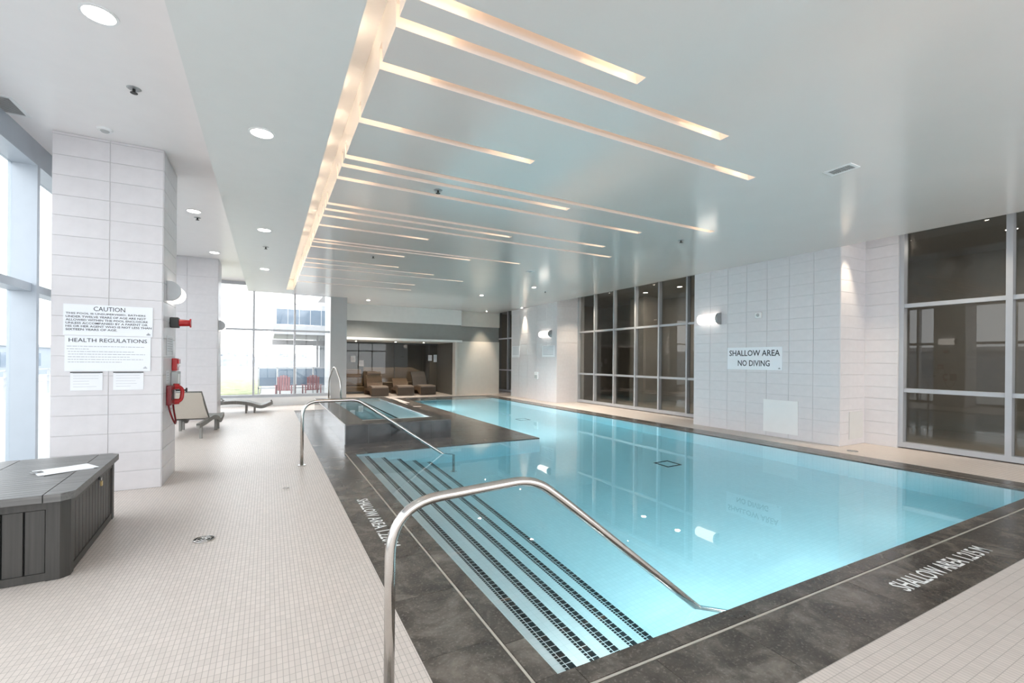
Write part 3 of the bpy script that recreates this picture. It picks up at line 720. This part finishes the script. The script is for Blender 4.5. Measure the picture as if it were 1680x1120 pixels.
t = thing('wall_phone', 'red emergency wall telephone with a coiled cord on the near column', 'telephone', (XS, 6.95, 1.04))
obj('housing', B(XS, XS+.05, 6.80, 6.98, .92, 1.16, bev=.01), 'darkred', t)
pts = fillet([(XS+.06, 7.08, .93), (XS+.11, 7.12, .97), (XS+.12, 7.13, 1.10), (XS+.06, 7.08, 1.15)], .05)
obj('handset', tube(bmesh.new(), pts, .022, 12), 'red', t)
for zz in (.945, 1.135):
    b = bmesh.new(); cyl(b, (XS+.035, 7.07, zz), (XS+.085, 7.09, zz), .038, .034, 16); obj('earpiece', b, 'red', t)
obj('dial_plate', B(XS+.05, XS+.056, 6.98-.10, 6.97, .98, 1.10), 'black', t)
obj('cradle', B(XS, XS+.05, 6.98, 7.10, .99, 1.09), 'white', t)
cord = [(XS+.02+.05*math.sin(i/16*PI), 6.83+.30*i/16, .92-.24*math.sin(i/16*PI)**.75) for i in range(17)]
obj('cord', tube(bmesh.new(), cord, .010, 8), 'darkred', t)
t = thing('door_knob_stub', 'small black round bracket on the column edge behind the red phone', 'bracket', (XS, 7.40, 1.07)); t.name = 'wall_bracket'; MATS[t.name] = MATS['door_knob_stub']
b = bmesh.new(); cyl(b, (XS, 7.38, 1.07), (XS+.12, 7.38, 1.07), .012); obj('arm', b, 'black', t); b = bmesh.new(); cyl(b, (XS+.12, 7.38, 1.07), (XS+.135, 7.38, 1.07), .03); obj('tip', b, 'black', t)
# far column side sconce and notice
XS2 = -1.07+.008
sconce((XS2, 13.35, 2.30), 0, 'half-round wall light on the side of the far left column')
t = sign('notice_sheet', 'white notice on the side of the far left column under its light', 'notice', (XS2, 13.6, 1.72), (0, 1, 0), (1, 0, 0), .3, .3, [], 'paper', .003)

# ---- loungers
def strip(profile, w, th, taper=None):
    """profile: list of (u, z); builds a bent slab of width w (x) and thickness th hanging below the line"""
    b = bmesh.new(); n_ = len(profile); rows = []
    for i, (u, z) in enumerate(profile):
        p0 = profile[max(i-1, 0)]; p1 = profile[min(i+1, n_-1)]; d = Vector((p1[0]-p0[0], p1[1]-p0[1])).normalized(); nn = Vector((-d.y, d.x))
        if nn.y < 0: nn = -nn
        q = (u-nn.x*th, z-nn.y*th); wi = w*(taper(i/(n_-1)) if taper else 1)
        rows.append([b.verts.new((-wi/2, u, z)), b.verts.new((wi/2, u, z)), b.verts.new((wi/2, q[0], q[1])), b.verts.new((-wi/2, q[0], q[1]))])
    for a, c_ in zip(rows, rows[1:]):
        for k in range(4): b.faces.new((a[k], a[(k+1) % 4], c_[(k+1) % 4], c_[k]))
    b.faces.new(rows[0]); b.faces.new(rows[-1][::-1]); return b
def catmull(pts, seg=6):
    out = []
    for i in range(len(pts)-1):
        p = [pts[max(i-1, 0)], pts[i], pts[i+1], pts[min(i+2, len(pts)-1)]]
        for k in range(seg):
            t = k/seg
            out.append(tuple(.5*((2*p[1][j])+(-p[0][j]+p[2][j])*t+(2*p[0][j]-5*p[1][j]+4*p[2][j]-p[3][j])*t*t+(-p[0][j]+3*p[1][j]-3*p[2][j]+p[3][j])*t**3) for j in (0, 1)))
    out.append(tuple(pts[-1])); return out
def wave_lounger(label, loc, rz, cream=True, back=.75):
    t = thing('wave_lounger', label, 'lounger', loc, rz); Rm = MATS[t.name]
    base = catmull([(0, .30), (.12, .245), (.28, .20), (.55, .29), (.85, .335), (1.15, .33), (1.5, .31), (1.95, .30)])
    for s in (-1, 1):
        b = strip(base, .055, .085); b.transform(Matrix.Translation((s*.31, 0, 0))); b.transform(Rm); smooth_by_angle(obj('side_frame', b, 'wicker_grey', t))
        for yy in (.42, .62, 1.75):
            zt = .16 if yy < .5 else .22
            b = B(s*.31-.022, s*.31+.022, yy-.02, yy+.02, 0, zt+.03); b.transform(Rm); obj('leg', b, 'wicker_grey', t)
    seat = [(u, z+.004) for u, z in base if .02 < u < 1.2]
    b = strip(seat, .565, .02); b.transform(Rm); smooth_by_angle(obj('seat', b, 'wicker_grey', t))
    bk = [(1.2, .33), (1.45, .33+back*.42), (1.75, .33+back*.85)]
    b = strip(bk, .62, .02); b.transform(Rm); obj('backrest', b, 'sling' if cream else 'wicker_grey', t)
    b = tube(bmesh.new(), [(-.31, 1.2, .33), (-.31, 1.75, .33+back*.86), (.31, 1.75, .33+back*.86), (.31, 1.2, .33)], .018, 8); b.transform(Rm); obj('back_frame', b, 'wicker_grey', t)
    return t
wave_lounger('grey wave lounger with raised cream back, half hidden behind the near column', (-1.17, 12.0, 0), math.radians(173), True, .62)
wave_lounger('grey wave lounger lying sideways under the far window beside the far column', (.12, 14.75, 0), math.radians(90), False, .35)
def niche_lounger(label, loc, rz, pillow=False, back=.95, dark=False):
    t = thing('wicker_lounger', label, 'lounger', loc, rz, group='brown wicker loungers in the niche'); Rm = MATS[t.name]
    sh = catmull([(0, .33), (.35, .345), (.75, .30), (.95, .26), (1.05, .27)]); 
    def W_(b): b.transform(Rm); return b
    # wedge body: thick at the foot, narrowing to the hinge
    b = lprism([(0, 0)], 0, 0) if False else bmesh.new(); prof = [(0, .34), (.5, .36), (1.0, .28), (1.05, .20), (.8, .18), (.45, .20), (.30, .10), (.12, .02), (.0, .02)]
    lo = [b.verts.new((-.34, u, z)) for u, z in prof]; hi = [b.verts.new((.34, u, z)) for u, z in prof]; b.faces.new(lo); b.faces.new(hi[::-1])
    for i in range(len(prof)): b.faces.new((lo[i], hi[i], hi[(i+1) % len(prof)], lo[(i+1) % len(prof)]))
    obj('foot_body', W_(b), 'wicker_brown', t)
    b = bmesh.new(); prof = [(.9, .28), (1.6, .26), (1.62, .0), (1.5, .0), (1.45, .18), (.95, .20)]
    lo = [b.verts.new((-.34, u, z)) for u, z in prof]; hi = [b.verts.new((.34, u, z)) for u, z in prof]; b.faces.new(lo); b.faces.new(hi[::-1])
    for i in range(len(prof)): b.faces.new((lo[i], hi[i], hi[(i+1) % len(prof)], lo[(i+1) % len(prof)]))
    obj('rear_frame', W_(b), 'wicker_brown', t)
    obj('seat_cushion', W_(strip([(.0, .40), (.5, .42), (1.0, .34)], .64, .055)), 'cushion_brown', t)
    obj('backrest', W_(strip([(.98, .30), (1.2, .30+back*.45), (1.42, .30+back*.68)], .64, .06)), 'cushion_dark' if dark else 'wicker_brown', t)
    if pillow:
        b = bmesh.new(); cyl(b, (-.28, 1.30, .38+back*.66), (.28, 1.30, .38+back*.66), .075, .075, 16); obj('pillow', W_(b), 'cushion_brown', t)
    return t
niche_lounger('brown wicker lounger with a head roll, nearest the grey pier in the niche', (4.02, 18.75, 0), 0, True, .78)
niche_lounger('brown wicker lounger in the middle of the three in the niche', (5.07, 18.78, 0), math.radians(-3), False, .55)
niche_lounger('brown wicker lounger with a tall dark back, rightmost of the three in the niche', (6.05, 18.85, 0), math.radians(3), False, .98, True)
# ---- sauna bench, parapet, notices behind / on the niche glass
t = thing('sauna_bench', 'tiered wooden bench at the left end of the dark niche', 'bench', (3.2, 21.3, 0))
for i, (z0, z1, y0) in enumerate(((.0, .30, 20.75), (.34, .66, 21.1), (.70, 1.02, 21.5))): obj('tier', B(2.7, 3.75, y0, 22.2, z0, z1), 'wood', t)
t = thing('curved_bench', 'long low beige bench along the back of the dark niche', 'bench', (5.3, 21.8, 0))
b = bmesh.new(); n_ = 20; vv = []
for i in range(n_+1):
    a = i/n_; x = 3.95+a*2.9; y = 21.9-.35*math.sin(a*PI); h = 1.12-.25*max(0, a-.75)/.25
    vv.append([b.verts.new((x, y, 0)), b.verts.new((x, y, h)), b.verts.new((x, y+.3, h)), b.verts.new((x, y+.3, 0))])
for p_, q_ in zip(vv, vv[1:]):
    for k in range(4): b.faces.new((p_[k], p_[(k+1) % 4], q_[(k+1) % 4], q_[k]))
b.faces.new(vv[0]); b.faces.new(vv[-1][::-1]); obj('back', b, 'cushion_brown', t)
obj('seat', B(4.0, 6.7, 21.2, 21.55, 0, .45, bev=.03), 'cushion_brown', t)
for (cx, cz, w_, h_, lab) in ((3.23, 1.50, .20, .27, 'white notice on the niche glass, farthest left and higher of the left pair'), (3.57, 1.32, .20, .26, 'white notice on the niche glass, lower of the left pair'),
                       (6.63, 1.58, .18, .26, 'white notice on the niche glass, left one of the right pair'), (7.0-.12, 1.56, .16, .34, 'tall white notice at the right end of the niche glass')):
    sign('notice_sheet', lab, 'notice', (cx, 20.46, cz), (1, 0, 0), (0, -1, 0), w_, h_, [], 'paper', .003, marks=([(-w_*.4, w_*.35, h_*.35-i*.03, h_*.35-i*.03+.006) for i in range(6)], 'ink_grey'))
# ---- right wall fixtures
XW = 9.1-.008
sconce((XW, 6.95, 2.495), 0, 'half-round wall light on the pier beside the SHALLOW AREA sign', .56, .125, True)
sc_ = sconce((XW, 13.97, 2.48), 0, 'half-round wall light on the far right pier', .72, .125, True)
for o in bpy.data.objects:
    pass
Ws, Hs = 1.24, .475
t = sign('shallow_area_sign', 'white SHALLOW AREA NO DIVING sign on the right pier', 'sign', (XW, 6.16, 1.585), (0, -1, 0), (-1, 0, 0), Ws, Hs,
     [('SHALLOW AREA', 0, .115, 1.14, .125, 'ink'), ('NO DIVING', .0, -.10, .72, .125, 'ink')], marks=(logo(.56, -.20, .022), 'ink'))
sign('access_panel', 'white square access panel low on the right pier', 'panel', (XW, 5.575, .42), (0, -1, 0), (-1, 0, 0), .70, .66, [], 'white', .012)
sign('access_panel', 'small beige access panel low on the shaded side of the right pier', 'panel', (9.64, 4.5-.008, .36), (1, 0, 0), (0, -1, 0), .48, .50, [], 'wallpaint', .010)
t = thing('wall_detector', 'small white detector above the SHALLOW AREA sign', 'detector', (XW, 6.04, 2.49))
obj('housing', B(XW-.05, XW, 5.97, 6.11, 2.43, 2.55, bev=.012), 'white', t); b = bmesh.new(); cyl(b, (XW-.05, 6.04, 2.49), (XW-.08, 6.04, 2.49), .035, .02); obj('sensor', b, 'grey_box', t)
mk = lambda w_, h_: ([(-w_*.42, w_*.4, h_*.4-i*.05, h_*.4-i*.05+.012) for i in range(int(h_/.06))], 'ink_grey')
sign('safety_sign', 'white safety notice at the far edge of the far right pier', 'sign', (XW, 16.7, 1.86), (0, -1, 0), (-1, 0, 0), .66, .46, [], 'sign', .006, marks=mk(.66, .46))
sign('safety_sign', 'white safety notice under the wall light of the far right pier', 'sign', (XW, 14.2, 1.85), (0, -1, 0), (-1, 0, 0), .86, .42, [], 'sign', .006, marks=mk(.86, .42))
t = thing('wall_box', 'small white wall box low on the far right pier', 'box', (XW, 15.0, .93))
obj('housing', B(XW-.05, XW, 14.88, 15.12, .79, 1.07, bev=.01), 'white', t); obj('lid', B(XW-.056, XW-.05, 14.90, 15.10, .82, .95), 'grey_box', t)
# ---- floor drains
def drain(loc, label, r=.075):
    t = thing('floor_drain', label, 'drain', loc, group=None)
    b = bmesh.new(); cyl(b, (loc[0], loc[1], .0), (loc[0], loc[1], .003), r, r, 28); obj('plate', b, 'gap', t)
    b = bmesh.new()
    for rr in (r, r*.66, r*.33):
        ring = [(loc[0]+rr*math.cos(a), loc[1]+rr*math.sin(a), .004) for a in [2*PI*i/28 for i in range(29)]]; tube(b, ring, .004, 6)
    for a in range(4): tube(b, [(loc[0]+r*math.cos(a*PI/2+.4)*.1, loc[1]+r*math.sin(a*PI/2+.4)*.1, .004), (loc[0]+r*math.cos(a*PI/2+.4), loc[1]+r*math.sin(a*PI/2+.4), .004)], .005, 6)
    obj('grate', b, 'steel', t)
drain((-.45, 4.53, 0), 'round metal floor drain in the mosaic beside the storage box')
drain((8.83, 4.16, 0), 'round floor drain by the right pier corner', .08)
drain((.20, 5.9, 0), 'small round floor drain in front of the farther handrail', .03)

# ---- ceiling fixtures
def downlight(loc, label, r=.095, mt='lamp', group=None):
    t = thing('downlight', label, 'light', loc, group=group)
    x, y, z = loc
    b = bmesh.new(); N = 32; R1, R2 = r*1.16, r*.98; vs_ = []
    for rr, zz in ((R1, z), (R1, z-.006), (R2, z-.008), (R2, z)):
        vs_.append([b.verts.new((x+rr*math.cos(2*PI*i/N), y+rr*math.sin(2*PI*i/N), zz)) for i in range(N)])
    for a, c_ in zip(vs_, vs_[1:]):
        for i in range(N): b.faces.new((a[i], a[(i+1) % N], c_[(i+1) % N], c_[i]))
    obj('trim_ring', b, 'white', t)
    b = bmesh.new(); cyl(b, (x, y, z-.004), (x, y, z-.001), R2, R2, 32); obj('lens', b, mt, t)
    return t
for p, lab in (((-1.06, 4.21), 'round downlight nearest the camera in the high window-side ceiling'), ((-1.08, 9.09), 'round downlight in the window-side ceiling beyond the near column'),
               ((-1.08, 12.42), 'round downlight in the window-side ceiling before the far column'), ((-1.06, .6), 'round downlight in the window-side ceiling behind the camera')):
    downlight((p[0], p[1], CZ), lab)
for p, lab in (((-.06, 4.88), 'round downlight nearest the camera in the lower ceiling strip by the cove'), ((-.06, 8.54), 'second round downlight in the lower ceiling strip by the cove'),
               ((-.07, 12.26), 'farthest round downlight in the lower ceiling strip by the cove'), ((-.06, 1.2), 'round downlight in the lower ceiling strip above the camera')):
    downlight((p[0], p[1], PZ), lab)
def sprinkler(loc, label):
    t = thing('sprinkler', label, 'sprinkler', loc); x, y, z = loc
    b = bmesh.new(); cyl(b, (x, y, z-.006), (x, y, z), .045, .055, 20); obj('escutcheon', b, 'metal_grey', t)
    b = bmesh.new(); cyl(b, (x, y, z-.035), (x, y, z-.006), .012, .012, 10); cyl(b, (x, y, z-.042), (x, y, z-.038), .028, .028, 14); obj('head', b, 'black', t)
for p, z_, lab in (((-1.07, 5.22), CZ, 'sprinkler in the high window-side ceiling above the near column'), ((-1.075, 9.49), CZ, 'sprinkler next to the second window-side downlight'),
                   ((1.85, 5.45), PZ, 'sprinkler between the light slots in the satin ceiling'), ((6.29, 5.62), PZ, 'sprinkler in the satin ceiling before the near right pier'),
                   ((7.42, 11.8), PZ, 'sprinkler in the satin ceiling before the far right pier'), ((-.04, 9.83), PZ, 'sprinkler in the lower ceiling strip by the cove'), ((1.89, 9.59), PZ, 'sprinkler beside the short far light slots')):
    sprinkler((*p, z_), lab)
def vent(cx, cy, z, w_, l_, label, rz=0):
    t = thing('ceiling_vent', label, 'vent', (cx, cy, z), rz); Rm = MATS[t.name]
    b = bmesh.new()
    for a in ((-w_/2-.03, w_/2+.03, -l_/2-.03, -l_/2), (-w_/2-.03, w_/2+.03, l_/2, l_/2+.03), (-w_/2-.03, -w_/2, -l_/2, l_/2), (w_/2, w_/2+.03, -l_/2, l_/2)): box(b, *a, -.008, 0)
    b.transform(Rm); obj('frame', b, 'white', t)
    b = B(-w_/2, w_/2, -l_/2, l_/2, -.002, -.0005); b.transform(Rm); obj('backing', b, 'vent', t)
    k = 0; y = -l_/2+.012
    while y < l_/2-.005: b = B(-w_/2, w_/2, y, y+.004, -.007, -.002); b.transform(Rm); obj('slat', b, 'grey_box', t); y += .022
vent(5.47, 2.71, PZ, .13, .22, 'rectangular air vent alone in the satin ceiling at upper right')
vent(-2.22, 6.15, CZ, .16, .36, 'air vent in the window-side ceiling by the left windows')
vent(5.45, 9.33, PZ, .10, .12, 'tiny vent at the end of a far light slot')
t = thing('smoke_detector', 'round white detector plate on the ceiling above the near column', 'detector', (-1.53, 6.3, CZ))
b = bmesh.new(); cyl(b, (-1.53, 6.3, CZ-.02), (-1.53, 6.3, CZ), .06, .07, 24); obj('housing', b, 'white', t); b = bmesh.new(); cyl(b, (-1.53, 6.3, CZ-.032), (-1.53, 6.3, CZ-.02), .03, .04, 20); obj('sensor', b, 'grey_box', t)
# unseen underwater lamps, added to brighten the pool and tub water
def added_pool_lamp(x, y, z, nrm, e, label, rad=.15):
    t = thing('underwater_light', label, 'light', (x, y, z)); n_ = Vector(nrm)
    b = bmesh.new(); cyl(b, Vector((x, y, z)), Vector((x, y, z))+n_*.012, rad, rad, 24); obj('lens', b, 'white', t)
    l = bpy.data.lights.new('pool', 'AREA'); l.shape = 'DISK'; l.size = rad*1.8; l.energy = e*LAMP_K; l.color = (.95, 1, 1)
    lo = bpy.data.objects.new('lamp_light', l); C.objects.link(lo); lo.parent = t; lo.location = n_*.02; lo.rotation_euler = n_.to_track_quat('-Z', 'Y').to_euler()
for i, x in enumerate((3.1, 4.6, 6.4)): added_pool_lamp(x, PY0, -.32, (0, 1, 0), (10, 9, 5)[i], ['round underwater lamp in the near pool wall by the steps', 'round underwater lamp in the middle of the near pool wall', 'round underwater lamp at the right end of the near pool wall'][i])
for i, (x, z) in enumerate(((1.62, -.13), (2.15, -.30), (2.75, -.34))): added_pool_lamp(x, PY0, z, (0, 1, 0), (1.2, 2.2, 4)[i], ['small underwater lamp above the first steps', 'small underwater lamp above the middle steps', 'small underwater lamp at the foot of the steps'][i], .07)
added_pool_lamp(2.0, iy0, .12, (0, 1, 0), 3, 'small underwater lamp in the hot tub wall, left one', .06); added_pool_lamp(2.6, iy0, .12, (0, 1, 0), 3, 'small underwater lamp in the hot tub wall, right one', .06); added_pool_lamp(1.605, 11.5, .12, (1, 0, 0), 3, 'small underwater lamp in the long hot tub wall', .06)
for i, y in enumerate((9.5, 12.2, 15.0)): added_pool_lamp(IX, y, -.62, (1, 0, 0), 21, ['round underwater lamp in the terrace pool wall, nearest', 'round underwater lamp in the terrace pool wall, middle', 'round underwater lamp in the terrace pool wall, farthest'][i])
# wall-wash spots (with lamps)
def spot(loc, target, e, size, blend, label, col=(1, .84, .64), mt='lamp_small', r=.03, vis=True):
    t = thing('spotlight', label, 'light', loc); x, y, z = loc
    b = bmesh.new(); cyl(b, (x, y, z-.01), (x, y, z), r*1.3, r*1.3, 20); obj('housing', b, 'white', t)
    b = bmesh.new(); cyl(b, (x, y, z-.013), (x, y, z-.0105), r, r, 20); obj('lens', b, mt, t)
    l = bpy.data.lights.new('spot', 'SPOT'); l.energy = e*LAMP_K; l.color = col; l.spot_size = math.radians(size); l.spot_blend = blend; l.shadow_soft_size = .025
    lo = bpy.data.objects.new('lamp_light', l); C.objects.link(lo); lo.parent = t; lo.location = (0, 0, -.02)
    d = Vector(target)-Vector(loc); lo.rotation_euler = d.to_track_quat('-Z', 'Y').to_euler()
    return t
for p, lab in (((6.72, 11.29), 'tiny downlight in the satin ceiling before the far right pier'), ((3.15, 16.79), 'tiny downlight in the satin ceiling before the niche'), ((6.1, 13.55), 'tiny downlight in the satin ceiling over the far pool')):
    spot((p[0], p[1], PZ), (p[0], p[1], 0), 420, 130, .9, lab, (1, .93, .84), r=.05)
spot((9.20, 4.22, CZ), (9.36, 4.50, 0), 85, 50, .8, 'warm spotlight washing the shaded side of the right pier')
spot((8.94, 15.95, PZ), (9.12, 15.95, 0), 110, 50, .8, 'warm spotlight washing the far right pier')
spot((8.3, 17.9, PZ), (8.35, 18.55, 1.2), 130, 50, .8, 'warm spotlight over the beige panel right of the niche')
spot((9.6, 10.5, CZ), (9.6, 10.6, 0), 150, 80, .8, 'warm spotlight in the recess above the tall dark windows')
spot((9.6, 12.6, CZ), (9.6, 13.2, 0), 120, 80, .8, 'warm spotlight in the recess before the far right pier')
spot((9.7, 3.0, CZ), (9.6, 3.0, 0), 80, 80, .8, 'warm spotlight in the near right recess')
for i, (x, y, lab) in enumerate(((3.2, 19.6, 'ceiling spot over the left lounger in the niche'), (4.75, 19.3, 'ceiling spot over the middle lounger in the niche'), (6.0, 19.4, 'ceiling spot over the right lounger in the niche'))):
    spot((x, y, 2.24), (x, y-.1, 0), 32, 100, .8, lab)
for i, (x, y, lab) in enumerate(((3.3, 21.5, 'spot behind the niche glass above the wooden bench'), (4.6, 21.0, 'spot behind the niche glass, middle one'), (6.2, 21.3, 'spot behind the niche glass, rightmost'))):
    spot((x, y, 2.30), (x, y+.1, 0), 60, 110, .8, lab)
for i, y in enumerate((9.0, 10.4, 3.0, 1.2, 11.9)):  # unseen lamps added behind the glass to lift the dark panes
    t = downlight((11.6, y, CZ), ['round corridor downlight behind the tall windows, near the pier', 'round corridor downlight behind the tall windows, second one', 'round corridor downlight behind the near right window', 'round corridor downlight outside the right edge of the frame', 'round corridor downlight behind the tall windows, farthest one'][i], .08)
    l = bpy.data.lights.new('corridor', 'AREA'); l.shape = 'DISK'; l.size = .15; l.energy = 10*LAMP_K; l.color = (1, .92, .82)
    lo = bpy.data.objects.new('lamp_light', l); C.objects.link(lo); lo.parent = t; lo.location = (0, 0, -.02)

# ================================================================== OUTSIDE
g = bmesh.new(); box(g, -150, XL-.15, -60, 260, -.5, -.2); box(g, XL-.15, 120, 16.75, 260, -.5, -.2); tag(obj('terrace_ground', g, 'paving'), 'pale paved ground outside the windows', 'ground', kind='structure')
tag(obj('lawn', B(-6, -.3, 24.5, 41, -.2, -.15), 'grass'), 'green lawn outside the far window, left of the patio', 'lawn', kind='stuff')
tag(obj('lawn', B(-.1, 1.9, 19.5, 21.0, -.2, -.16), 'grass'), 'narrow green lawn strip below the glass railing', 'lawn', kind='stuff')
# neighbouring wing with balcony
nb = thing('neighbour_wing', 'pale building wing with a balcony seen through the far window', 'building', (3, 24, -.2))
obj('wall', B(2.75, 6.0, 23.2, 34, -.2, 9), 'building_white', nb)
obj('balcony_slab', B(.28, 2.75, 23.2, 30, 2.62, 2.98), 'soffit_grey', nb)
obj('slab_edge', B(.22, 2.75, 23.12, 23.2, 2.60, 3.02), 'building_white', nb)
obj('lower_beam', B(.20, 2.75, 24.6, 24.9, 2.15, 2.40), 'soffit_grey', nb)
for i in range(5):
    x0 = .36+i*.47; obj('rail_pane', B(x0, x0+.44, 23.2, 23.23, 3.05, 3.75), 'rail_glass', nb)
    obj('rail_post', B(x0-.03, x0, 23.2, 23.25, 2.98, 4.0), 'alu_light', nb)
obj('top_rail', B(.32, 2.75, 23.18, 23.26, 3.96, 4.02), 'alu_light', nb)
for i in range(7):
    y = 23.3+i*.75; obj('fin', B(2.60, 2.72, y, y+.10, -.2, 4.4), 'building_white', nb); obj('window_pane', B(2.72, 2.76, y+.12, y+.70, 0.2, 2.5), 'rail_glass', nb)
obj('support_post', B(2.1, 2.18, 24.0, 24.1, -.2, 2.62), 'soffit_grey', nb)
gr = thing('glass_railing', 'bluish glass railing on the patio outside the far window', 'railing', (1, 22.5, -.2))
for i in range(4):
    x0 = -.33+i*.72; obj('pane', B(x0+.03, x0+.69, 22.48, 22.50, .30, 1.06), 'rail_glass', gr); obj('post', B(x0-.02, x0+.02, 22.46, 22.52, -.2, 1.1), 'metal_grey', gr)
obj('top_rail', B(-.35, 2.6, 22.46, 22.53, 1.07, 1.12), 'alu_light', gr); obj('bottom_rail', B(-.35, 2.6, 22.46, 22.53, .18, .24), 'alu_light', gr)
def patio_chair(x, y, rz, label):
    t = thing('patio_chair', label, 'chair', (x, y, -.2), rz); Rm = MATS[t.name]
    def P(name, b): b.transform(Rm @ Matrix.Translation((0, 0, 0))); b.transform(Matrix.Identity(4)); obj(name, b, 'red_chair', t)
    for i in range(5): P('back_slat', B(-.25+i*.105, -.25+i*.105+.085, .22, .25, .35, 1.0-.02*abs(i-2)**2))
    for i in range(4): P('seat_slat', B(-.26, .26, -.25+i*.115, -.25+i*.115+.10, .34, .365))
    for sx in (-1, 1):
        P('arm', B(sx*.33-.05, sx*.33+.05, -.3, .25, .55, .575)); P('leg', B(sx*.31-.02, sx*.31+.02, -.28, -.22, 0, .55)); P('leg', B(sx*.31-.02, sx*.31+.02, .2, .26, 0, .55))
patio_chair(.70, 21.75, math.radians(160), 'red slatted patio chair outside, left one'); patio_chair(1.72, 21.75, math.radians(190), 'red slatted patio chair outside, right one')
t = thing('exit_sign', 'small red lit sign outside high on the wing wall', 'sign', (2.2, 19.5, 2.35)); obj('housing', B(2.14, 2.30, 19.9, 19.94, 2.22, 2.40), 'red', t); obj('bracket', B(2.30, 2.40, 19.91, 19.93, 2.30, 2.34), 'metal_grey', t)  # made-up red box in place of the exit sign mark in the window
# trees beyond
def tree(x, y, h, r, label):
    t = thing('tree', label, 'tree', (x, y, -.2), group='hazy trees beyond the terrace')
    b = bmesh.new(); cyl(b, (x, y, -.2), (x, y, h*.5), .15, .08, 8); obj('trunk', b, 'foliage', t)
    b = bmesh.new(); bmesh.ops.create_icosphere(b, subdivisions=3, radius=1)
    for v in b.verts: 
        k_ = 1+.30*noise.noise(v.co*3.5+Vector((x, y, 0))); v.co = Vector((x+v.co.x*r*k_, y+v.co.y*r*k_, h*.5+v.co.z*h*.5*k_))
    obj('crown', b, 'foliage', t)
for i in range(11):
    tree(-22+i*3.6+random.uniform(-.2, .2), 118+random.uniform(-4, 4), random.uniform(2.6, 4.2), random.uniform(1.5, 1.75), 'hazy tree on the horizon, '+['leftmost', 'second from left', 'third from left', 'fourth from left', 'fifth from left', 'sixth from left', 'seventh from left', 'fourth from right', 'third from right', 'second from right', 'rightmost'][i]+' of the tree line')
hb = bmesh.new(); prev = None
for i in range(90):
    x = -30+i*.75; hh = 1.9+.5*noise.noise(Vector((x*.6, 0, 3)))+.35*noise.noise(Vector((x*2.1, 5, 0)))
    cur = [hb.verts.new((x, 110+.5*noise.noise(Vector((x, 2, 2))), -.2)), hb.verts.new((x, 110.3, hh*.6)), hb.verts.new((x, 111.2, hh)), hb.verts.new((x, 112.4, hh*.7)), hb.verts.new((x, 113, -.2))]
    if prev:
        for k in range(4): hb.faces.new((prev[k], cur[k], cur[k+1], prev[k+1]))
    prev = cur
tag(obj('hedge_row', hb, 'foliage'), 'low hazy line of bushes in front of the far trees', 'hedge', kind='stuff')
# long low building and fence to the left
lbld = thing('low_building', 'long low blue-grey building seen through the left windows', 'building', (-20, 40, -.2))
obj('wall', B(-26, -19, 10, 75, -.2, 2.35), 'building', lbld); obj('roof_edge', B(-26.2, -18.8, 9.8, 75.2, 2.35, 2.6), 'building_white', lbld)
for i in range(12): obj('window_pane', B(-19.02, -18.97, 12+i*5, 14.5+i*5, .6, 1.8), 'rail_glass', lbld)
fn = thing('terrace_fence', 'pale metal fence on the terrace outside the left windows', 'fence', (-9, 20, -.2))
for zz in (.35, .62, .9): obj('rail', B(-9.03, -8.97, 5, 45, zz, zz+.04), 'alu_light', fn)
for i in range(20): obj('post', B(-9.04, -8.96, 5+i*2, 5.08+i*2, -.2, .95), 'alu_light', fn)
